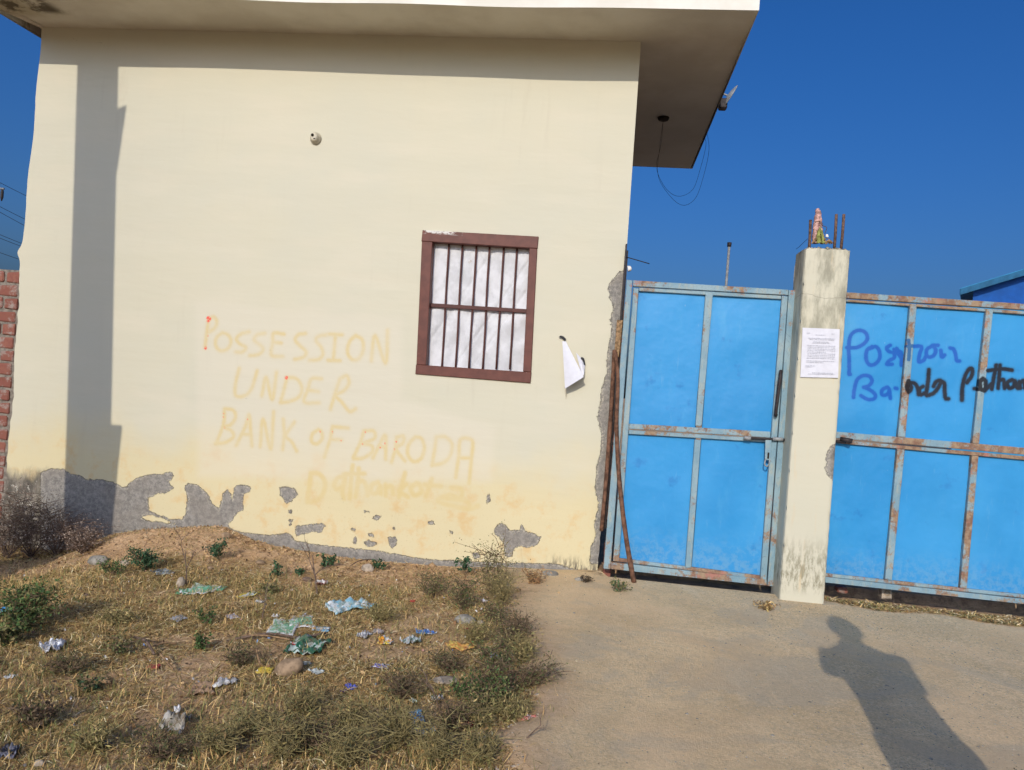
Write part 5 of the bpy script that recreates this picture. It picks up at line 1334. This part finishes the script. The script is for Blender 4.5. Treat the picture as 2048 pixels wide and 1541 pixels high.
def foil(name, cols, rough=.35, spec=.5, sc=28, alpha=1.0):
    t = MT(name); tc = t.N('ShaderNodeTexCoord').outputs['Object']
    c = None; n = t.noise(sc, 2, .5, src=tc)
    c = (*cols[0], 1)
    cur = cols[0]
    if len(cols) > 1: cur = t.mix(t.ramp(n, .485, .515), cols[0], cols[1])
    if len(cols) > 2: cur = t.mix(t.ramp(t.noise(sc*1.3, 2, .5, loc=(3, 3, 3), src=tc), .54, .56), cur, cols[2])
    cur = t.mix(t.ramp(t.noise(22, 5, .75, loc=(8, 1, 2), src=tc), .48, .66, 0, .65), cur, (.27, .19, .11))
    t.color(cur); t.rough(rough+.15); t.b.inputs['Specular IOR Level'].default_value = spec
    if alpha < 1: t.b.inputs['Alpha'].default_value = alpha
    t.bump(t.noise(60, 3, .6, src=tc), .4, .004); return t.m
def litter(px, py, wpx, lpx, label, cols, name='food_wrapper', seed=0, rot=None, lift=.25, rough=.35, sc=28, cat='wrapper', alpha=1.0, border=None, nu=16, nv=13, up=0.):
    b = G(px, py); k = pxm(b); w = wpx*k*.86; l = lpx*k*.86; lift *= .8
    g = random.Random(seed+int(px*7+py)); rot = g.uniform(0, 3.1) if rot is None else rot
    P = []; off = Vector((g.uniform(0, 50), g.uniform(0, 50), 0))
    base_z = []
    for j in range(nv+1):
        for i in range(nu+1):
            u, v = i/nu-.5, j/nv-.5
            q = Vector((u*w, v*l, 0)); e = Vector((mn.noise(Vector((u*2, v*2, 0))+off), mn.noise(Vector((u*2, v*2, 5))+off), 0))*w*.22
            hgt = abs(mn.noise(Vector((u*4, v*4, 9))+off))*w*lift*1.6+abs(mn.noise(Vector((u*9, v*9, 2))+off))*w*lift*.7+up*w*(.5-abs(v))*1.2
            q += e; x = q.x*math.cos(rot)-q.y*math.sin(rot); y = q.x*math.sin(rot)+q.y*math.cos(rot)
            base = float(H(b[0]+x, b[1]+y))-b[2]
            P.append((x, y, base+.006+hgt))
    mats = [foil(name+'_skin', cols, rough, .5, sc, alpha)]
    F_ = gridfaces(nu, nv)[:, ::-1]
    o = meshobj(name, P, F_, mats, smooth=True)
    if border is not None:
        o.data.materials.append(foil(name+'_edge', [border], rough))
        for idx, pl in enumerate(o.data.polygons):
            j, i = divmod(idx, nu)
            if i in (0, nu-1) or j in (0, nv-1): pl.material_index = 1
    md = o.modifiers.new('film', 'SOLIDIFY'); md.thickness = .0012
    o.location = tuple(b); tag(o, label, cat); return o
GRN = (.10, .38, .22); WHT = (.72, .74, .74)
litter(400, 1183, 60, 90, 'torn green and white wrapper at the foot of the left sapling', [(.14,.42,.27), (.12,.36,.22), (.5,.62,.55)], rot=.1, lift=.12, border=WHT)
litter(372, 1187, 34, 50, 'flat green wrapper scrap left of the torn green wrapper', [(.08,.28,.13)], rot=.3, lift=.1)
litter(438, 1179, 26, 40, 'small flat green scrap right of the torn green wrapper', [(.12,.36,.22)], rot=.2, lift=.1)
litter(566, 1257, 60, 120, 'rounded green packet with white edge, left of its open half', [(.20,.46,.31), (.14,.40,.25), (.55,.66,.60)], rot=.25, lift=.10, border=(.78,.80,.78))
litter(604, 1246, 52, 90, 'rectangular green packet half with wide white edge', [(.17,.42,.27)], rot=.35, lift=.06, border=(.78,.80,.78), nu=9, nv=7)
litter(700, 1219, 62, 105, 'crumpled pale blue and white plastic bag in the straw', [(.62,.68,.68), (.22,.45,.55), (.30,.42,.40)], 'plastic_bag', lift=.28, cat='bag')
litter(642, 1261, 28, 40, 'small white wrapper with a blue stripe right of the green packet', [(.66,.70,.72), (.15,.38,.55)], lift=.12)
litter(612, 1303, 84, 95, 'shiny dark green packet with a red flash beside the oval stone', [(.008,.085,.045), (.02,.14,.075), (.45,.55,.50)], rot=.0, lift=.22, rough=.15, sc=18)
litter(590, 1298, 20, 40, 'small red and white flap on the dark green packet', [(.55,.06,.05), (.62,.60,.58)], lift=.3, up=.6)
litter(530, 1344, 34, 34, 'bright yellow wrapper strip left of the oval stone', [(.72,.55,.06), (.60,.42,.05)], lift=.15, rot=.2)
litter(632, 1347, 26, 30, 'pale translucent scrap right of the oval stone', [(.55,.62,.60), (.42,.45,.42)], 'plastic_scrap', cat='scrap')
litter(612, 1330, 20, 26, 'tiny greyish scrap touching the oval stone', [(.42,.44,.40)], 'plastic_scrap', cat='scrap')
litter(104, 1298, 42, 62, 'crumpled silvery white foil on the left of the field', [(.70,.71,.74), (.30,.31,.33), (.82,.83,.85)], 'crumpled_foil', lift=.55, rough=.3, cat='foil', sc=50)
litter(770, 1288, 32, 52, 'orange, yellow and white crumpled wrapper in the middle', [(.80,.33,.03), (.74,.74,.72), (.80,.60,.08)], lift=.35)
litter(842, 1269, 18, 26, 'left one of two small blue scraps', [(.04,.16,.42), (.2,.3,.35)], 'wrapper_scrap', lift=.5, cat='scrap')
litter(858, 1270, 18, 26, 'right one of two small blue scraps', [(.05,.15,.45), (.45,.5,.55)], 'wrapper_scrap', lift=.5, cat='scrap')
litter(822, 1287, 34, 44, 'torn silver-green foil left below the two blue scraps', [(.45,.50,.50), (.16,.24,.2), (.6,.63,.62)], lift=.45)
litter(728, 1275, 26, 34, 'whitish crumpled scrap left of the orange wrapper', [(.62,.62,.62), (.3,.3,.32)], 'paper_scrap', lift=.5, cat='scrap')
litter(755, 1268, 22, 26, 'dull grey-pink scrap above the orange wrapper', [(.38,.33,.31)], 'paper_scrap', lift=.3, cat='scrap')
litter(915, 1299, 38, 66, 'crinkled golden orange wrapper below the maroon scrap', [(.66,.36,.08), (.60,.27,.07), (.75,.55,.12)], lift=.3)
litter(941, 1264, 28, 32, 'dark red maroon scrap near the grey stone', [(.34,.02,.03), (.20,.03,.04)], 'wrapper_scrap', lift=.5, cat='scrap')
litter(988, 1318, 17, 26, 'small white crumpled ball in olive weed', [(.75,.76,.80)], 'paper_ball', lift=.7, cat='paper')
litter(1002, 1348, 22, 36, 'bright yellow scrap in the weed by the concrete', [(.72,.56,.05)], 'wrapper_scrap', lift=.3, cat='scrap')
litter(762, 1336, 34, 30, 'white and violet-blue flat wrapper in the straw', [(.12,.13,.50), (.60,.60,.66)], lift=.12, rot=.1)
litter(700, 1379, 18, 26, 'bright violet-blue scrap below the white and violet wrapper', [(.08,.11,.45)], 'wrapper_scrap', lift=.4, cat='scrap')
litter(688, 1386, 12, 16, 'tiny dark violet scrap beside the violet-blue one', [(.09,.04,.2)], 'wrapper_scrap', lift=.4, cat='scrap')
litter(832, 1438, 32, 46, 'sky blue wrapper strip near the bottom', [(.06,.33,.62), (.25,.5,.65)], lift=.25, rot=.5)
litter(845, 1472, 36, 60, 'crumpled clear plastic below the sky blue wrapper', [(.52,.55,.53), (.32,.33,.31), (.70,.73,.72)], 'plastic_bag', lift=.5, cat='bag', alpha=.75)
litter(868, 1498, 28, 40, 'grey translucent plastic at the bottom of the field', [(.38,.39,.38), (.25,.24,.22)], 'plastic_bag', lift=.35, cat='bag', alpha=.8)
litter(958, 1445, 20, 22, 'bright red shiny scrap by the dark weed', [(.72,.03,.05), (.60,.02,.03)], 'wrapper_scrap', lift=.25, rot=-.6, cat='scrap', rough=.2)
litter(936, 1452, 26, 28, 'dull red scrap left of the bright red one', [(.48,.04,.05), (.25,.04,.04)], 'wrapper_scrap', lift=.4, cat='scrap')
litter(826, 1406, 13, 18, 'tiny mint white scrap above the sky blue wrapper', [(.60,.70,.64)], 'paper_scrap', lift=.5, cat='scrap')
litter(876, 1401, 26, 24, 'torn white scrap lying on a twig', [(.60,.60,.60), (.12,.11,.1)], 'paper_scrap', lift=.3, cat='scrap', rot=.4)
litter(1056, 1441, 24, 36, 'pink and clear wrapper at the concrete edge near the bottom', [(.52,.18,.13), (.48,.38,.32)], lift=.35)
litter(350, 1462, 56, 64, 'clear plastic bag standing crumpled in the straw', [(.44,.40,.32), (.60,.57,.50), (.36,.30,.21)], 'plastic_bag', lift=.5, cat='bag', alpha=.55, up=.7, nu=16, nv=14, rot=.1)
litter(352, 1428, 12, 14, 'white knotted tip of the clear plastic bag', [(.66,.66,.66)], 'plastic_scrap', lift=1.2, cat='scrap', up=1.2)
litter(452, 1370, 52, 34, 'white twisted strip of cloth in the straw', [(.58,.58,.57), (.42,.40,.38)], 'cloth_strip', lift=.25, rot=.35, cat='cloth', nv=4)
litter(405, 1384, 56, 62, 'dry brown curled leaf left of the white strip', [(.34,.20,.11), (.42,.27,.16)], 'dry_leaf', lift=.14, rot=.3, cat='leaf', rough=.8)
litter(22, 1358, 18, 24, 'small white scrap near the left photo edge', [(.66,.68,.66)], 'paper_scrap', cat='scrap', lift=.4)
litter(498, 1194, 24, 60, 'pale plastic packet with yellow rim beside a thin weed', [(.58,.62,.58), (.40,.44,.36)], lift=.25, border=(.62,.48,.06))
litter(520, 1206, 16, 18, 'tiny white scrap right of the yellow-rimmed packet', [(.66,.66,.64)], 'paper_scrap', cat='scrap')
litter(642, 1171, 20, 26, 'crushed white paper cup at the forked sapling foot', [(.70,.67,.62), (.35,.12,.09)], 'paper_cup', lift=.8, cat='cup', sc=14)
litter(10, 1226, 32, 60, 'blue and green wrapper caught under the left bushy weed', [(.05,.22,.45), (.15,.42,.35)], lift=.3)
litter(82, 1428, 46, 50, 'faded red cloth scrap in the lower left straw', [(.28,.08,.05), (.22,.10,.06)], 'cloth_scrap', lift=.15, cat='cloth', rough=.9)
litter(308, 1337, 26, 26, 'faded red scrap between dry twigs', [(.42,.08,.06)], 'wrapper_scrap', lift=.2, cat='scrap')
litter(212, 1493, 18, 22, 'small dark blue cap at the lower left', [(.03,.07,.14), (.35,.4,.45)], 'bottle_cap', lift=.6, cat='cap')
litter(12, 1512, 44, 60, 'glossy black shoe sole at the lower left corner', [(.02,.02,.03), (.2,.2,.24)], 'shoe_sole', lift=.4, cat='shoe', rough=.2)
litter(325, 1147, 38, 40, 'dark blue-grey glossy scrap beside the dark green weed', [(.06,.08,.10), (.25,.3,.33)], 'plastic_scrap', lift=.12, cat='scrap')
litter(358, 1240, 26, 30, 'grey foil scrap behind the pale green weeds', [(.32,.32,.33), (.2,.2,.2)], 'plastic_scrap', lift=.2, cat='scrap')
litter(465, 1237, 24, 30, 'lilac-grey scrap in the middle straw', [(.38,.33,.36), (.5,.48,.5)], 'plastic_scrap', lift=.2, cat='scrap')
litter(550, 1237, 10, 14, 'tiny white scrap above the green packet', [(.74,.74,.72)], 'paper_scrap', lift=.7, cat='scrap')
litter(825, 1206, 12, 14, 'small red scrap below the dark olive weed', [(.5,.08,.05)], 'wrapper_scrap', cat='scrap', lift=.4)
litter(968, 1206, 10, 12, 'small white scrap in the olive weeds near the wall', [(.74,.72,.76)], 'paper_scrap', cat='scrap', lift=.7)
litter(985, 1385, 24, 30, 'dull pink scrap under the olive weed', [(.42,.2,.17)], 'plastic_scrap', cat='scrap', lift=.2)
litter(965, 1480, 18, 12, 'cream stub at the bottom beside the concrete', [(.62,.56,.42)], 'paper_scrap', cat='scrap', lift=.3)
litter(1452, 1501, 5, 5, 'tiny white speck of paper on the concrete', [(.75,.74,.7)], 'paper_scrap', cat='scrap', lift=.3)
# sticks lying on the ground
def lie(pts, rad, label, name='dead_stalk', mat='tan', cat='stalk'):
    o = tube(name, curve([tuple(np.array(G(x, y))+[0, 0, z]) for x, y, z in pts], 14), rad, M[mat], sides=6); tag(o, label, cat)
lie([(470,1286,.02),(540,1280,.03),(600,1284,.02),(650,1278,.03)], .006, 'long dead stalk lying below the green packet', mat='twig')
lie([(480,1283,.03),(530,1284,.03),(580,1288,.02)], .004, 'thin pale stalk along the dark dead stalk')
lie([(300,1303,.02),(330,1299,.03),(352,1296,.02)], .004, 'thin straw stalk in the left middle of the field')
lie([(268,1288,.03),(290,1305,.05),(308,1318,.02)], .006, 'short bent dry stick left of the faded red scrap', mat='twig', cat='stick')
lie([(318,1325,.04),(345,1348,.02)], .004, 'short pale stick crossing the faded red scrap', cat='stick')
lie([(160,1378,.02),(195,1372,.02),(222,1376,.02)], .008, 'pale split stick beside the dark leafy weed', cat='stick')
lie([(510,1325,.06),(520,1340,.02)], .005, 'short pale stick at the yellow wrapper strip', cat='stick')
lie([(700,1138,.02),(720,1133,.04),(745,1128,.03)], .003, 'thin twig leaning at the wall base right of the rosette', mat='twig', cat='twig')
